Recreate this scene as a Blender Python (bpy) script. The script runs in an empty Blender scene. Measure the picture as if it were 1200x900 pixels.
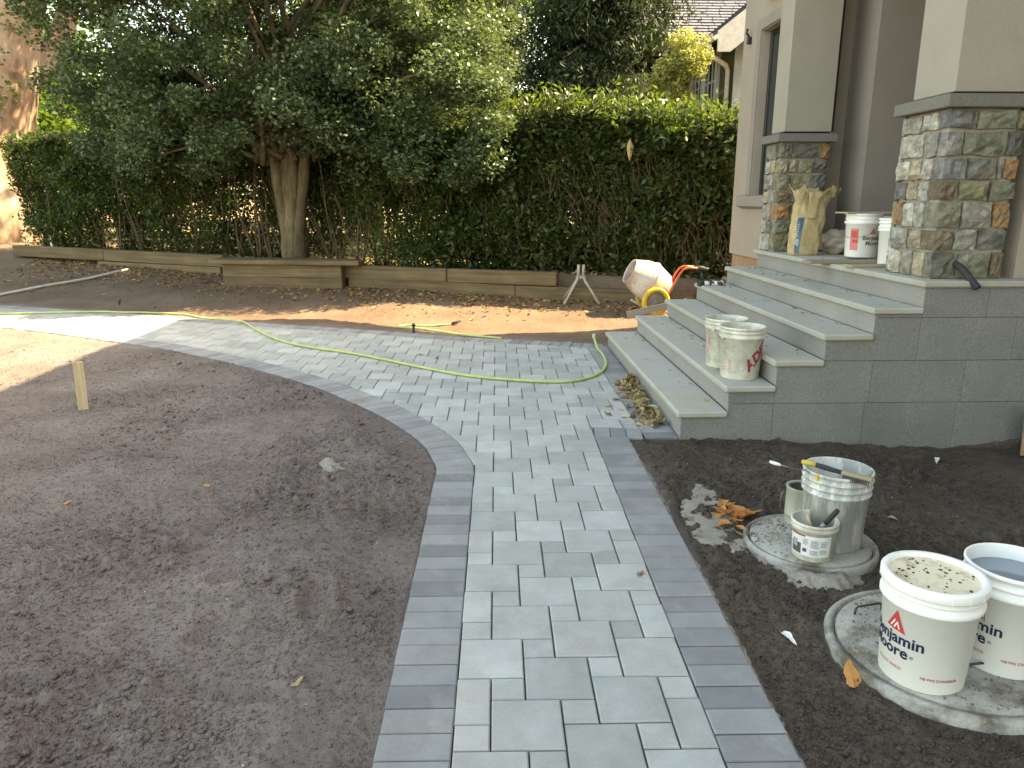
import bpy, math, random
import numpy as np
from mathutils import Vector, Matrix
random.seed(7); rng = np.random.default_rng(7)
scene = bpy.context.scene
COL = scene.collection
R = math.radians

# ------------------------------------------------------------------ camera, sky, sun, exposure
F = 869.4; PIT = R(13.99); CH = 1.6057; SL = .0087
cam_d = bpy.data.cameras.new('camera'); cam = bpy.data.objects.new('camera', cam_d); COL.objects.link(cam)
cam_d.sensor_width = 36; cam_d.lens = F/1200*36; cam_d.clip_start = .05; cam_d.clip_end = 2000
cam.location = (0, 0, CH); cam.rotation_euler = (R(90)-PIT, 0, 0)
scene.camera = cam
scene.render.resolution_x = 1024; scene.render.resolution_y = 768

SUN_AZ = R(12); SUN_EL = R(47)          # azimuth counted from +X towards +Y
w = bpy.data.worlds.new('World'); scene.world = w; w.use_nodes = True
nt = w.node_tree; bg = nt.nodes['Background']
sky = nt.nodes.new('ShaderNodeTexSky'); sky.sky_type = 'NISHITA'; sky.sun_disc = False
sky.sun_elevation = SUN_EL; sky.sun_rotation = R(90)-SUN_AZ; sky.air_density = 1.0; sky.dust_density = 1.6; sky.ozone_density = .6
nt.links.new(sky.outputs[0], bg.inputs[0]); bg.inputs[1].default_value = .15
sd = bpy.data.lights.new('sun', 'SUN'); sd.energy = 3.5; sd.angle = R(.5); sd.color = (1, .93, .82)
sun = bpy.data.objects.new('sun', sd); COL.objects.link(sun); sun.location = (20, 5, 25)
sdir = Vector((-math.cos(SUN_AZ)*math.cos(SUN_EL), -math.sin(SUN_AZ)*math.cos(SUN_EL), -math.sin(SUN_EL)))
sun.rotation_euler = sdir.to_track_quat('-Z', 'Y').to_euler()
vs = scene.view_settings
vs.view_transform = 'Standard'; vs.look = 'None'; vs.exposure = 2.72; vs.gamma = 1; vs.use_curve_mapping = False
vs.use_white_balance = True; vs.white_balance_temperature = 10200; vs.white_balance_tint = 5

# ------------------------------------------------------------------ helpers
def tag(o, label=None, cat=None, group=None, kind=None):
    if label: o['label'] = label
    if cat: o['category'] = cat
    if group: o['group'] = group
    if kind: o['kind'] = kind
    return o
def link(name, me, mat=None, parent=None):
    o = bpy.data.objects.new(name, me); COL.objects.link(o)
    if mat is not None and me is not None and len(me.materials) == 0: me.materials.append(mat)
    if parent is not None: o.parent = parent
    return o
def empty(name, loc=(0, 0, 0), rz=0):
    o = bpy.data.objects.new(name, None); COL.objects.link(o); o.location = loc; o.rotation_euler = (0, 0, rz)
    o.empty_display_size = .1
    return o
class MB:
    def __init__(s): s.v = []; s.f = []; s.sm = []
    def add(s, vs, fs, smooth=False):
        b = len(s.v); s.v += [tuple(p) for p in vs]
        for f in fs: s.f.append(tuple(i+b for i in f)); s.sm.append(smooth)
        return s
    def box(s, x0, x1, y0, y1, z0, z1, M=None):
        p = [(x0,y0,z0),(x1,y0,z0),(x1,y1,z0),(x0,y1,z0),(x0,y0,z1),(x1,y0,z1),(x1,y1,z1),(x0,y1,z1)]
        if M is not None: p = [M @ Vector(q) for q in p]
        return s.add(p, [(3,2,1,0),(4,5,6,7),(0,1,5,4),(1,2,6,5),(2,3,7,6),(3,0,4,7)])
    def bbox(s, x0, x1, y0, y1, z0, z1, b=.004, M=None):
        """box with chamfered edges"""
        cx, cy, cz = (x0+x1)/2, (y0+y1)/2, (z0+z1)/2; hx, hy, hz = (x1-x0)/2, (y1-y0)/2, (z1-z0)/2
        b = min(b, hx*.45, hy*.45, hz*.45)
        P = []; idx = {}
        for sx in (-1, 1):
            for sy in (-1, 1):
                for sz in (-1, 1):
                    for a in range(3):
                        h = [hx-b, hy-b, hz-b]; h[a] += b
                        idx[sx, sy, sz, a] = len(P)
                        q = Vector((cx+sx*h[0], cy+sy*h[1], cz+sz*h[2]))
                        P.append(M @ q if M is not None else q)
        Fs = []
        for a in range(3):
            o1, o2 = [(1, 2), (2, 0), (0, 1)][a]
            for sg in (-1, 1):
                ring = []
                for (s1, s2) in ((-1,-1),(1,-1),(1,1),(-1,1)):
                    k = [0,0,0]; k[a] = sg; k[o1] = s1; k[o2] = s2
                    ring.append(idx[k[0], k[1], k[2], a])
                Fs.append(tuple(ring if sg > 0 else ring[::-1]))
        for a in range(3):       # edges parallel to axis a
            o1, o2 = [(1, 2), (2, 0), (0, 1)][a]
            for s1 in (-1, 1):
                for s2 in (-1, 1):
                    q = []
                    for sa, ax in ((-1, o1), (1, o1), (1, o2), (-1, o2)):
                        k = [0,0,0]; k[a] = sa; k[o1] = s1; k[o2] = s2
                        q.append(idx[k[0], k[1], k[2], ax])
                    Fs.append(tuple(q if s1*s2 > 0 else q[::-1]))
        for sx in (-1, 1):
            for sy in (-1, 1):
                for sz in (-1, 1):
                    t = (idx[sx,sy,sz,0], idx[sx,sy,sz,1], idx[sx,sy,sz,2])
                    Fs.append(t if sx*sy*sz > 0 else t[::-1])
        return s.add(P, Fs)
    def tube(s, pts, rad, n=8, caps=True, closed=False):
        pts = [Vector(p) for p in pts]; m = len(pts)
        if not hasattr(rad, '__len__'): rad = [rad]*m
        up = Vector((0, 0, 1)); V = []; prev = None
        for i, p in enumerate(pts):
            if closed: t = pts[(i+1) % m]-pts[i-1]
            else: t = pts[min(i+1, m-1)]-pts[max(i-1, 0)]
            t.normalize()
            if prev is None:
                a = t.cross(up)
                if a.length < .05: a = t.cross(Vector((1, 0, 0)))
            else: a = prev - t*prev.dot(t)
            a.normalize(); prev = a; b = t.cross(a)
            for k in range(n):
                th = 2*math.pi*k/n; V.append(p+(a*math.cos(th)+b*math.sin(th))*rad[i])
        Fs = []
        for i in range(m if closed else m-1):
            for k in range(n):
                j = (i+1) % m
                Fs.append((i*n+k, i*n+(k+1) % n, j*n+(k+1) % n, j*n+k))
        s.add(V, Fs, True)
        if caps and not closed:
            b = len(s.v)-m*n
            s.f.append(tuple(b+k for k in range(n))[::-1]); s.sm.append(False)
            s.f.append(tuple(b+(m-1)*n+k for k in range(n))); s.sm.append(False)
        return s
    def lathe(s, prof, n=32, M=None, smooth=True, cap0=False, cap1=False, jit=0):
        V = []; m = len(prof)
        for (r, z) in prof:
            for k in range(n):
                th = 2*math.pi*k/n; q = Vector((r*math.cos(th), r*math.sin(th), z))
                V.append(M @ q if M is not None else q)
        Fs = []
        for i in range(m-1):
            for k in range(n):
                Fs.append((i*n+k, i*n+(k+1) % n, (i+1)*n+(k+1) % n, (i+1)*n+k))
        b = len(s.v); s.add(V, Fs, smooth)
        if cap0: s.f.append(tuple(b+k for k in range(n))[::-1]); s.sm.append(False)
        if cap1: s.f.append(tuple(b+(m-1)*n+k for k in range(n))); s.sm.append(False)
        return s
    def mesh(s, name):
        me = bpy.data.meshes.new(name); me.from_pydata([tuple(p) for p in s.v], [], s.f)
        me.polygons.foreach_set('use_smooth', s.sm); me.update(); return me
    def build(s, name, mat, parent=None): return link(name, s.mesh(name), mat, parent)

def vnoise(x, y, seed=0):
    xi = np.floor(x).astype(np.int64); yi = np.floor(y).astype(np.int64); fx = x-xi; fy = y-yi
    fx = fx*fx*(3-2*fx); fy = fy*fy*(3-2*fy)
    def h(a, b):
        n = (a*374761393 + b*668265263 + seed*982451653) & 0xffffffff
        n = ((n ^ (n >> 13))*1274126177) & 0xffffffff
        return ((n ^ (n >> 16)) & 0xffff)/65535.
    return (h(xi,yi)*(1-fx)+h(xi+1,yi)*fx)*(1-fy)+(h(xi,yi+1)*(1-fx)+h(xi+1,yi+1)*fx)*fy
def fbm(x, y, f, o=4, seed=0, g=.5):
    t = 0; a = 1; s = 0
    for i in range(o):
        t = t+a*(vnoise(x*f, y*f, seed+i)-.5); s += a; a *= g; f *= 2.03
    return t/s
def catmull(pts, n=12):
    P = [np.array(p, float) for p in pts]; P = [2*P[0]-P[1]]+P+[2*P[-1]-P[-2]]; out = []
    for i in range(1, len(P)-2):
        for k in range(n):
            t = k/n; a, b, c, d = P[i-1:i+3]
            out.append(.5*((2*b)+(-a+c)*t+(2*a-5*b+4*c-d)*t*t+(-a+3*b-3*c+d)*t**3))
    out.append(P[-2]); return np.array(out)
def resample(P, step=None, n=None):
    d = np.r_[0, np.cumsum(np.linalg.norm(np.diff(P, axis=0), axis=1))]
    s = np.linspace(0, d[-1], n) if n else np.arange(0, d[-1]+1e-6, step)
    return np.stack([np.interp(s, d, P[:, k]) for k in range(P.shape[1])], 1)
def normals2(P):
    t = np.gradient(P, axis=0); t /= np.linalg.norm(t, axis=1)[:, None]
    return np.stack([-t[:, 1], t[:, 0]], 1)      # left-hand normal

# ------------------------------------------------------------------ materials
def newmat(name):
    m = bpy.data.materials.new(name); m.use_nodes = True
    return m, m.node_tree.nodes, m.node_tree.links, m.node_tree.nodes['Principled BSDF']
def setc(p, c): p.default_value = (c[0], c[1], c[2], 1)
def nz(N, L, scale, detail=6, rough=.6, coord=None):
    n = N.new('ShaderNodeTexNoise'); n.inputs['Scale'].default_value = scale; n.inputs['Detail'].default_value = detail
    n.inputs['Roughness'].default_value = rough
    if coord is not None: L.new(coord, n.inputs['Vector'])
    return n
def ramp(N, L, src, stops):
    r = N.new('ShaderNodeValToRGB'); e = r.color_ramp.elements
    while len(e) < len(stops): e.new(.5)
    for i, (p, c) in enumerate(stops):
        e[i].position = p; e[i].color = (c[0], c[1], c[2], 1) if hasattr(c, '__len__') else (c, c, c, 1)
    L.new(src, r.inputs[0]); return r
def mixc(N, L, fac, a, b, mode='MIX'):
    m = N.new('ShaderNodeMix'); m.data_type = 'RGBA'; m.blend_type = mode
    for s, k in ((fac, 0), (a, 6), (b, 7)):
        if isinstance(s, (int, float)): m.inputs[k].default_value = s
        elif isinstance(s, tuple): m.inputs[k].default_value = (s[0], s[1], s[2], 1)
        else: L.new(s, m.inputs[k])
    return m.outputs[2]
def bump(N, L, P, src, st=.3, dist=.01):
    b = N.new('ShaderNodeBump'); b.inputs['Strength'].default_value = st; b.inputs['Distance'].default_value = dist
    L.new(src, b.inputs['Height']); L.new(b.outputs[0], P.inputs['Normal']); return b
def rough_mat(name, c1, c2, scale=8, rough=.85, bs=.3, bd=.004, fine=120, spec=.3, obj_rand=0, c3=None, s3=2., t3=(.55, .7), world=False):
    m, N, L, P = newmat(name)
    if world:
        g = N.new('ShaderNodeNewGeometry'); co = g.outputs['Position']
    else:
        tc = N.new('ShaderNodeTexCoord'); co = tc.outputs['Object']
    n1 = nz(N, L, scale, 8, .65, co); col = ramp(N, L, n1.outputs[0], [(.3, c1), (.7, c2)]).outputs[0]
    if c3 is not None:
        n3 = nz(N, L, s3, 6, .6, co); f = ramp(N, L, n3.outputs[0], [(t3[0], 0.), (t3[1], 1.)])
        col = mixc(N, L, f.outputs[0], col, c3)
    n2 = nz(N, L, fine, 4, .6, co)
    f2 = ramp(N, L, n2.outputs[0], [(.25, .78), (.75, 1.18)])
    col = mixc(N, L, 1., col, f2.outputs[0], 'MULTIPLY')
    if obj_rand:
        oi = N.new('ShaderNodeObjectInfo'); f3 = ramp(N, L, oi.outputs['Random'], [(0, 1-obj_rand), (1, 1+obj_rand)])
        col = mixc(N, L, 1., col, f3.outputs[0], 'MULTIPLY')
    L.new(col, P.inputs['Base Color']); P.inputs['Roughness'].default_value = rough; P.inputs['Specular IOR Level'].default_value = spec
    if bs: bump(N, L, P, n2.outputs[0], bs, bd)
    return m
def plain(name, c, rough=.5, metal=0, spec=.5):
    m, N, L, P = newmat(name)
    n = nz(N, L, 14, 6); tc = N.new('ShaderNodeTexCoord'); L.new(tc.outputs['Object'], n.inputs['Vector'])
    f = ramp(N, L, n.outputs[0], [(.3, .86), (.7, 1.1)])
    L.new(mixc(N, L, 1., tuple(c), f.outputs[0], 'MULTIPLY'), P.inputs['Base Color'])
    P.inputs['Roughness'].default_value = rough; P.inputs['Metallic'].default_value = metal; P.inputs['Specular IOR Level'].default_value = spec
    return m
def leaf_mat(name, stops, rough=.4, trans=.35, tcol=(.2, .3, .03), spec=.5):
    m, N, L, P = newmat(name)
    g = N.new('ShaderNodeNewGeometry'); col = ramp(N, L, g.outputs['Random Per Island'], stops).outputs[0]
    L.new(col, P.inputs['Base Color']); P.inputs['Roughness'].default_value = rough; P.inputs['Specular IOR Level'].default_value = spec
    t = N.new('ShaderNodeBsdfTranslucent')
    L.new(mixc(N, L, .5, col, tcol), t.inputs[0])
    mx = N.new('ShaderNodeMixShader'); mx.inputs[0].default_value = trans
    L.new(P.outputs[0], mx.inputs[1]); L.new(t.outputs[0], mx.inputs[2])
    L.new(mx.outputs[0], N['Material Output'].inputs[0])
    return m

def soil_mat():
    m, N, L, P = newmat('soil')
    g = N.new('ShaderNodeNewGeometry'); co = g.outputs['Position']
    a = N.new('ShaderNodeAttribute'); a.attribute_name = 'zone'; sp = N.new('ShaderNodeSeparateColor'); L.new(a.outputs['Color'], sp.inputs[0])
    n1 = nz(N, L, 1.3, 8, .62, co); n2 = nz(N, L, 26, 8, .7, co); n3 = nz(N, L, 160, 5, .7, co)
    left = ramp(N, L, n1.outputs[0], [(.3, (.134, .106, .092)), (.5, (.18, .145, .127)), (.72, (.232, .19, .168))]).outputs[0]
    right = ramp(N, L, n1.outputs[0], [(.3, (.066, .050, .038)), (.7, (.122, .094, .073))]).outputs[0]
    back = ramp(N, L, n1.outputs[0], [(.3, (.125, .083, .058)), (.55, (.165, .113, .080)), (.75, (.20, .145, .107))]).outputs[0]
    yard = ramp(N, L, n1.outputs[0], [(.3, (.23, .17, .09)), (.5, (.32, .24, .12)), (.75, (.38, .29, .17))]).outputs[0]
    c = mixc(N, L, sp.outputs[0], left, right); c = mixc(N, L, sp.outputs[1], c, back); c = mixc(N, L, sp.outputs[2], c, yard)
    f2 = ramp(N, L, n2.outputs[0], [(.28, .74), (.5, 1.), (.74, 1.2)]); c = mixc(N, L, 1., c, f2.outputs[0], 'MULTIPLY')
    f3 = ramp(N, L, n3.outputs[0], [(.25, .62), (.5, 1.), (.78, 1.42)]); c = mixc(N, L, 1., c, f3.outputs[0], 'MULTIPLY')
    v = N.new('ShaderNodeTexVoronoi'); v.inputs['Scale'].default_value = 55; L.new(co, v.inputs['Vector'])
    L.new(c, P.inputs['Base Color']); P.inputs['Roughness'].default_value = .95; P.inputs['Specular IOR Level'].default_value = .15
    ad = N.new('ShaderNodeMath'); ad.operation = 'ADD'; L.new(n2.outputs[0], ad.inputs[0])
    ml = N.new('ShaderNodeMath'); ml.operation = 'MULTIPLY'; ml.inputs[1].default_value = .45; L.new(n3.outputs[0], ml.inputs[0]); L.new(ml.outputs[0], ad.inputs[1])
    a2 = N.new('ShaderNodeMath'); a2.operation = 'MULTIPLY_ADD'; a2.inputs[1].default_value = -.4; L.new(v.outputs[0], a2.inputs[0]); L.new(ad.outputs[0], a2.inputs[2])
    bump(N, L, P, a2.outputs[0], .8, .014)
    return m
def paver_mat(name, c1, c2, warm, eff):
    m, N, L, P = newmat(name)
    g = N.new('ShaderNodeNewGeometry'); co = g.outputs['Position']; oi = N.new('ShaderNodeObjectInfo')
    isl = g.outputs['Random Per Island']
    base = mixc(N, L, oi.outputs['Random'], c1, c2)
    wr = N.new('ShaderNodeMath'); wr.operation = 'FRACT'; mm = N.new('ShaderNodeMath'); mm.operation = 'MULTIPLY'; mm.inputs[1].default_value = 17.3
    L.new(oi.outputs['Random'], mm.inputs[0]); L.new(mm.outputs[0], wr.inputs[0])
    wf = ramp(N, L, wr.outputs[0], [(.5, 0.), (1., .8)]); base = mixc(N, L, wf.outputs[0], base, warm)
    ir = ramp(N, L, isl, [(0, .9), (1, 1.1)]); base = mixc(N, L, 1., base, ir.outputs[0], 'MULTIPLY')
    n1 = nz(N, L, 7, 7, .62, co); f1 = ramp(N, L, n1.outputs[0], [(.3, .86), (.7, 1.12)]); base = mixc(N, L, 1., base, f1.outputs[0], 'MULTIPLY')
    n2 = nz(N, L, 3.3, 8, .7, co); f2 = ramp(N, L, n2.outputs[0], [(.56, 0.), (.78, eff)]); base = mixc(N, L, f2.outputs[0], base, (.55, .55, .53))
    n4 = nz(N, L, 9, 8, .75, co); f4 = ramp(N, L, n4.outputs[0], [(.62, 0.), (.8, .35)]); base = mixc(N, L, f4.outputs[0], base, (.19, .17, .15))
    n3 = nz(N, L, 330, 3, .6, co); f3 = ramp(N, L, n3.outputs[0], [(.3, .86), (.7, 1.14)]); base = mixc(N, L, 1., base, f3.outputs[0], 'MULTIPLY')
    L.new(base, P.inputs['Base Color']); P.inputs['Roughness'].default_value = .82; P.inputs['Specular IOR Level'].default_value = .35
    bump(N, L, P, n3.outputs[0], .22, .002)
    return m
def plastic_mat(name, c, dirt=(.45, .4, .3), amt=.5, thr=(.56, .72), scale=9, rough=.42, streak=False):
    m, N, L, P = newmat(name)
    tc = N.new('ShaderNodeTexCoord'); mp = N.new('ShaderNodeMapping'); L.new(tc.outputs['Object'], mp.inputs[0])
    if streak: mp.inputs['Scale'].default_value = (1, 1, .28)
    n1 = nz(N, L, scale, 8, .7, mp.outputs[0]); f = ramp(N, L, n1.outputs[0], [(thr[0], 0.), (thr[1], amt)])
    c1 = mixc(N, L, f.outputs[0], tuple(c), tuple(dirt))
    n2 = nz(N, L, 60, 4, .7, tc.outputs['Object']); f2 = ramp(N, L, n2.outputs[0], [(.66, 0.), (.74, amt*.7)])
    c1 = mixc(N, L, f2.outputs[0], c1, tuple(x*.55 for x in dirt))
    L.new(c1, P.inputs['Base Color']); P.inputs['Roughness'].default_value = rough
    try: P.inputs['Subsurface Weight'].default_value = 0
    except Exception: pass
    bump(N, L, P, n1.outputs[0], .08, .003)
    return m
def wood_mat(name, c1, c2, axis=0, sc=3., rough=.85):
    m, N, L, P = newmat(name)
    tc = N.new('ShaderNodeTexCoord'); mp = N.new('ShaderNodeMapping'); s = [sc*7]*3; s[axis] = sc*.35; mp.inputs['Scale'].default_value = s
    L.new(tc.outputs['Object'], mp.inputs[0])
    oi = N.new('ShaderNodeObjectInfo'); L.new(oi.outputs['Random'], mp.inputs['Location'])
    n = nz(N, L, 1, 9, .65, mp.outputs[0]); c = ramp(N, L, n.outputs[0], [(.28, c1), (.7, c2)]).outputs[0]
    f = ramp(N, L, oi.outputs['Random'], [(0, .82), (1, 1.15)]); c = mixc(N, L, 1., c, f.outputs[0], 'MULTIPLY')
    n2 = nz(N, L, 2.2, 5, .6, tc.outputs['Object']); f2 = ramp(N, L, n2.outputs[0], [(.3, .75), (.7, 1.12)]); c = mixc(N, L, 1., c, f2.outputs[0], 'MULTIPLY')
    L.new(c, P.inputs['Base Color']); P.inputs['Roughness'].default_value = rough; P.inputs['Specular IOR Level'].default_value = .25
    bump(N, L, P, n.outputs[0], .35, .006); return m
def granite_mat(name, c1, c2, fleck=.5):
    m, N, L, P = newmat(name)
    g = N.new('ShaderNodeNewGeometry'); co = g.outputs['Position']
    n1 = nz(N, L, 95, 4, .75, co); c = ramp(N, L, n1.outputs[0], [(.32, c1), (.62, c2)]).outputs[0]
    n2 = nz(N, L, 1.7, 6, .6, co); f = ramp(N, L, n2.outputs[0], [(.3, .86), (.7, 1.1)]); c = mixc(N, L, 1., c, f.outputs[0], 'MULTIPLY')
    n3 = nz(N, L, 240, 2, .5, co); f3 = ramp(N, L, n3.outputs[0], [(.62, 0.), (.7, fleck)]); c = mixc(N, L, f3.outputs[0], c, (.5, .5, .48))
    oi = N.new('ShaderNodeObjectInfo'); f4 = ramp(N, L, oi.outputs['Random'], [(0, .93), (1, 1.07)]); c = mixc(N, L, 1., c, f4.outputs[0], 'MULTIPLY')
    L.new(c, P.inputs['Base Color']); P.inputs['Roughness'].default_value = .72; P.inputs['Specular IOR Level'].default_value = .35
    bump(N, L, P, n1.outputs[0], .12, .0015); return m
def tread_mat():
    m, N, L, P = newmat('tread_stone')
    g = N.new('ShaderNodeNewGeometry'); co = g.outputs['Position']
    n1 = nz(N, L, 120, 4, .7, co); c = ramp(N, L, n1.outputs[0], [(.3, (.34, .33, .295)), (.65, (.44, .43, .385))]).outputs[0]
    n2 = nz(N, L, 2.6, 8, .68, co); f2 = ramp(N, L, n2.outputs[0], [(.42, 0.), (.7, .55)]); c = mixc(N, L, f2.outputs[0], c, (.33, .29, .16))
    n3 = nz(N, L, 6, 9, .75, co); f3 = ramp(N, L, n3.outputs[0], [(.52, 0.), (.72, .45)]); c = mixc(N, L, f3.outputs[0], c, (.46, .46, .42))
    L.new(c, P.inputs['Base Color']); P.inputs['Roughness'].default_value = .75; P.inputs['Specular IOR Level'].default_value = .35
    bump(N, L, P, n1.outputs[0], .12, .0015); return m
def stone_mat(name, c):
    m, N, L, P = newmat(name)
    g = N.new('ShaderNodeNewGeometry'); co = g.outputs['Position']; oi = N.new('ShaderNodeObjectInfo')
    n1 = nz(N, L, 14, 8, .7, co); f = ramp(N, L, n1.outputs[0], [(.3, .45), (.5, 1.), (.7, 1.75)]); cc = mixc(N, L, 1., tuple(c), f.outputs[0], 'MULTIPLY')
    n2 = nz(N, L, 5, 7, .7, co); f2 = ramp(N, L, n2.outputs[0], [(.5, 0.), (.68, .5)]); cc = mixc(N, L, f2.outputs[0], cc, (.36, .32, .25))
    n5 = nz(N, L, 3.2, 5, .6, co); f5 = ramp(N, L, n5.outputs[0], [(.52, 0.), (.66, .35)]); cc = mixc(N, L, f5.outputs[0], cc, (.17, .115, .06))
    n3 = nz(N, L, 70, 5, .7, co); f3 = ramp(N, L, n3.outputs[0], [(.3, .75), (.7, 1.25)]); cc = mixc(N, L, 1., cc, f3.outputs[0], 'MULTIPLY')
    f4 = ramp(N, L, oi.outputs['Random'], [(0, .85), (1, 1.15)]); cc = mixc(N, L, 1., cc, f4.outputs[0], 'MULTIPLY')
    L.new(cc, P.inputs['Base Color']); P.inputs['Roughness'].default_value = .8; P.inputs['Specular IOR Level'].default_value = .35
    bump(N, L, P, n1.outputs[0], .6, .012); return m
def glass_mat(name, tint=(.02, .025, .025)):
    m, N, L, P = newmat(name); setc(P.inputs['Base Color'], tint); P.inputs['Roughness'].default_value = .06; P.inputs['Specular IOR Level'].default_value = .8
    n = nz(N, L, 3, 3); bump(N, L, P, n.outputs[0], .02, .01); return m
def bark_mat(name, stops, sc=4, bs=.6, stretch=.35):
    m, N, L, P = newmat(name); g = N.new('ShaderNodeNewGeometry'); mp = N.new('ShaderNodeMapping'); mp.inputs['Scale'].default_value = (1, 1, stretch)
    L.new(g.outputs['Position'], mp.inputs[0]); n = nz(N, L, sc, 8, .65, mp.outputs[0]); c = ramp(N, L, n.outputs[0], stops).outputs[0]
    n2 = nz(N, L, sc*6, 5, .7, mp.outputs[0]); f = ramp(N, L, n2.outputs[0], [(.3, .75), (.7, 1.2)]); c = mixc(N, L, 1., c, f.outputs[0], 'MULTIPLY')
    L.new(c, P.inputs['Base Color']); P.inputs['Roughness'].default_value = .9; P.inputs['Specular IOR Level'].default_value = .2
    bump(N, L, P, n2.outputs[0], bs, .03); return m

M = {}
M['soil'] = soil_mat()
M['paver'] = paver_mat('paver_light', (.295, .302, .282), (.425, .43, .40), (.40, .383, .347), .55)
M['border'] = paver_mat('paver_dark', (.18, .181, .18), (.27, .27, .266), (.285, .272, .255), .35)
M['granite'] = granite_mat('granite_panel', (.145, .143, .133), (.245, .24, .222), .22)
M['riser'] = granite_mat('granite_riser', (.22, .207, .19), (.32, .30, .277), .15)
M['tread'] = tread_mat()
M['cap'] = granite_mat('cap_stone', (.125, .115, .10), (.205, .19, .168), .2)
M['mortar'] = rough_mat('mortar', (.26, .24, .20), (.38, .35, .30), 20)
M['stucco'] = rough_mat('stucco', (.34, .282, .23), (.38, .318, .26), 3, .9, .25, .003, 260, .2)
M['stucco_grey'] = rough_mat('stucco_grey', (.27, .235, .205), (.30, .26, .225), 3, .9, .25, .003, 260, .2)
M['column'] = rough_mat('column_stucco', (.325, .295, .24), (.36, .325, .265), 3, .9, .3, .003, 240, .2)
M['trim'] = rough_mat('trim', (.20, .17, .15), (.24, .205, .18), 4, .7, .1, .002)
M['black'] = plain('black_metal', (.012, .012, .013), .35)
M['glass'] = glass_mat('window_glass')
M['concrete'] = rough_mat('concrete', (.29, .28, .245), (.44, .425, .375), 7, .9, .5, .006, 90, .25, c3=(.14, .115, .085), s3=5.5, t3=(.5, .64), world=True)
M['spill'] = rough_mat('dried_cement', (.225, .20, .16), (.35, .32, .265), 9, .92, .6, .008, 70, .2, c3=(.15, .12, .095), s3=11., t3=(.55, .64))
M['timber'] = wood_mat('timber', (.10, .066, .034), (.235, .165, .092), 0)
M['stakewood'] = wood_mat('stake_wood', (.40, .30, .18), (.55, .43, .28), 2, 6)
M['board'] = wood_mat('board', (.30, .24, .15), (.43, .36, .24), 0, 5)
M['greywood'] = wood_mat('grey_wood', (.16, .14, .115), (.26, .235, .20), 0, 5)
M['white'] = plastic_mat('bucket_white', (.86, .85, .81), amt=.16, thr=(.6, .82))
M['whited'] = plastic_mat('bucket_white_dirty', (.68, .66, .57), (.38, .34, .25), .75, (.42, .64), 12)
M['greyb'] = plastic_mat('bucket_cement', (.36, .37, .345), (.72, .70, .66), .9, (.47, .58), 11, .7, True)
M['tin'] = plastic_mat('paint_tin', (.36, .35, .28), (.22, .2, .15), .6, (.45, .65), 14, .45, True)
M['lidtop'] = plastic_mat('lid_dirty', (.76, .69, .48), (.40, .23, .15), .7, (.5, .64), 12, .6)
M['water'] = glass_mat('murky_water', (.20, .24, .28))
M['wire'] = plain('steel_wire', (.28, .27, .26), .4, .9)
M['rebar'] = plain('rebar', (.10, .085, .075), .6, .7)
M['navy'] = plain('navy_print', (.012, .016, .055), .45)
M['red'] = plain('red_print', (.55, .05, .045), .45)
M['redfade'] = plain('red_print_faded', (.60, .20, .18), .5)
M['maroon'] = plain('maroon_print', (.30, .03, .05), .5)
M['greyp'] = plain('grey_print', (.33, .33, .33), .6)
M['darkp'] = plain('dark_print', (.09, .09, .09), .6)
M['labelw'] = plain('label_white', (.74, .74, .72), .5)
M['hose'] = plain('hose_green', (.42, .47, .16), .5)
M['hoseend'] = plain('hose_fitting', (.55, .52, .38), .4, .3)
M['paper'] = rough_mat('kraft_paper', (.42, .31, .16), (.52, .40, .23), 6, .85, .3, .006, 40)
M['bluep'] = plain('blue_print', (.07, .13, .19), .6)
M['bagplastic'] = plain('bag_plastic', (.34, .29, .24), .35)
M['mixer'] = rough_mat('mixer_drum', (.46, .30, .23), (.60, .48, .40), 5, .75, .4, .005, 60, .3, c3=(.62, .58, .52), s3=4., t3=(.45, .6))
M['orange'] = plain('orange_paint', (.62, .12, .05), .5)
M['yellow'] = plain('yellow_rim', (.60, .40, .03), .5)
M['rubber'] = plain('rubber', (.03, .03, .03), .8)
M['standm'] = rough_mat('stand_metal', (.33, .27, .23), (.48, .43, .38), 12, .7)
M['hubm'] = rough_mat('wheel_hub', (.16, .14, .11), (.27, .24, .20), 12, .8)
M['handy'] = plain('handle_yellow', (.62, .42, .06), .5)
M['pvc'] = plain('pale_pipe', (.46, .42, .37), .6)
M['leafbr'] = leaf_mat('fallen_leaf', [(0, (.22, .10, .04)), (.5, (.33, .19, .08)), (1, (.42, .29, .14))], .7, .15, (.3, .15, .04), .2)
M['leafor'] = leaf_mat('orange_leaf', [(0, (.50, .20, .06)), (1, (.58, .28, .10))], .6, .2, (.5, .2, .04), .2)
M['leafpale'] = leaf_mat('pale_leaf', [(0, (.36, .28, .15)), (.5, (.44, .36, .2)), (1, (.30, .19, .09))], .7, .15, (.3, .2, .08), .2)
M['leafpile'] = leaf_mat('pile_leaf', [(0, (.16, .085, .035)), (.35, (.28, .19, .09)), (.7, (.40, .31, .16)), (1, (.46, .40, .24))], .7, .15, (.3, .2, .08), .2)
M['leafhang'] = leaf_mat('hanging_leaf', [(0, (.5, .34, .18)), (1, (.55, .4, .22))], .7, .25, (.5, .3, .1), .2)
M['scrap'] = plain('paper_scrap', (.70, .68, .63), .8)
M['holly'] = leaf_mat('holly_leaf', [(0, (.03, .052, .024)), (.45, (.06, .098, .044)), (.8, (.12, .165, .08)), (1, (.26, .30, .16))], .42, .25, (.2, .28, .05), .4)
M['laurel'] = leaf_mat('laurel_leaf', [(0, (.022, .036, .010)), (.6, (.046, .072, .02)), (.9, (.085, .115, .03)), (1, (.17, .13, .05))], .45, .35, (.22, .34, .03), .5)
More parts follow.
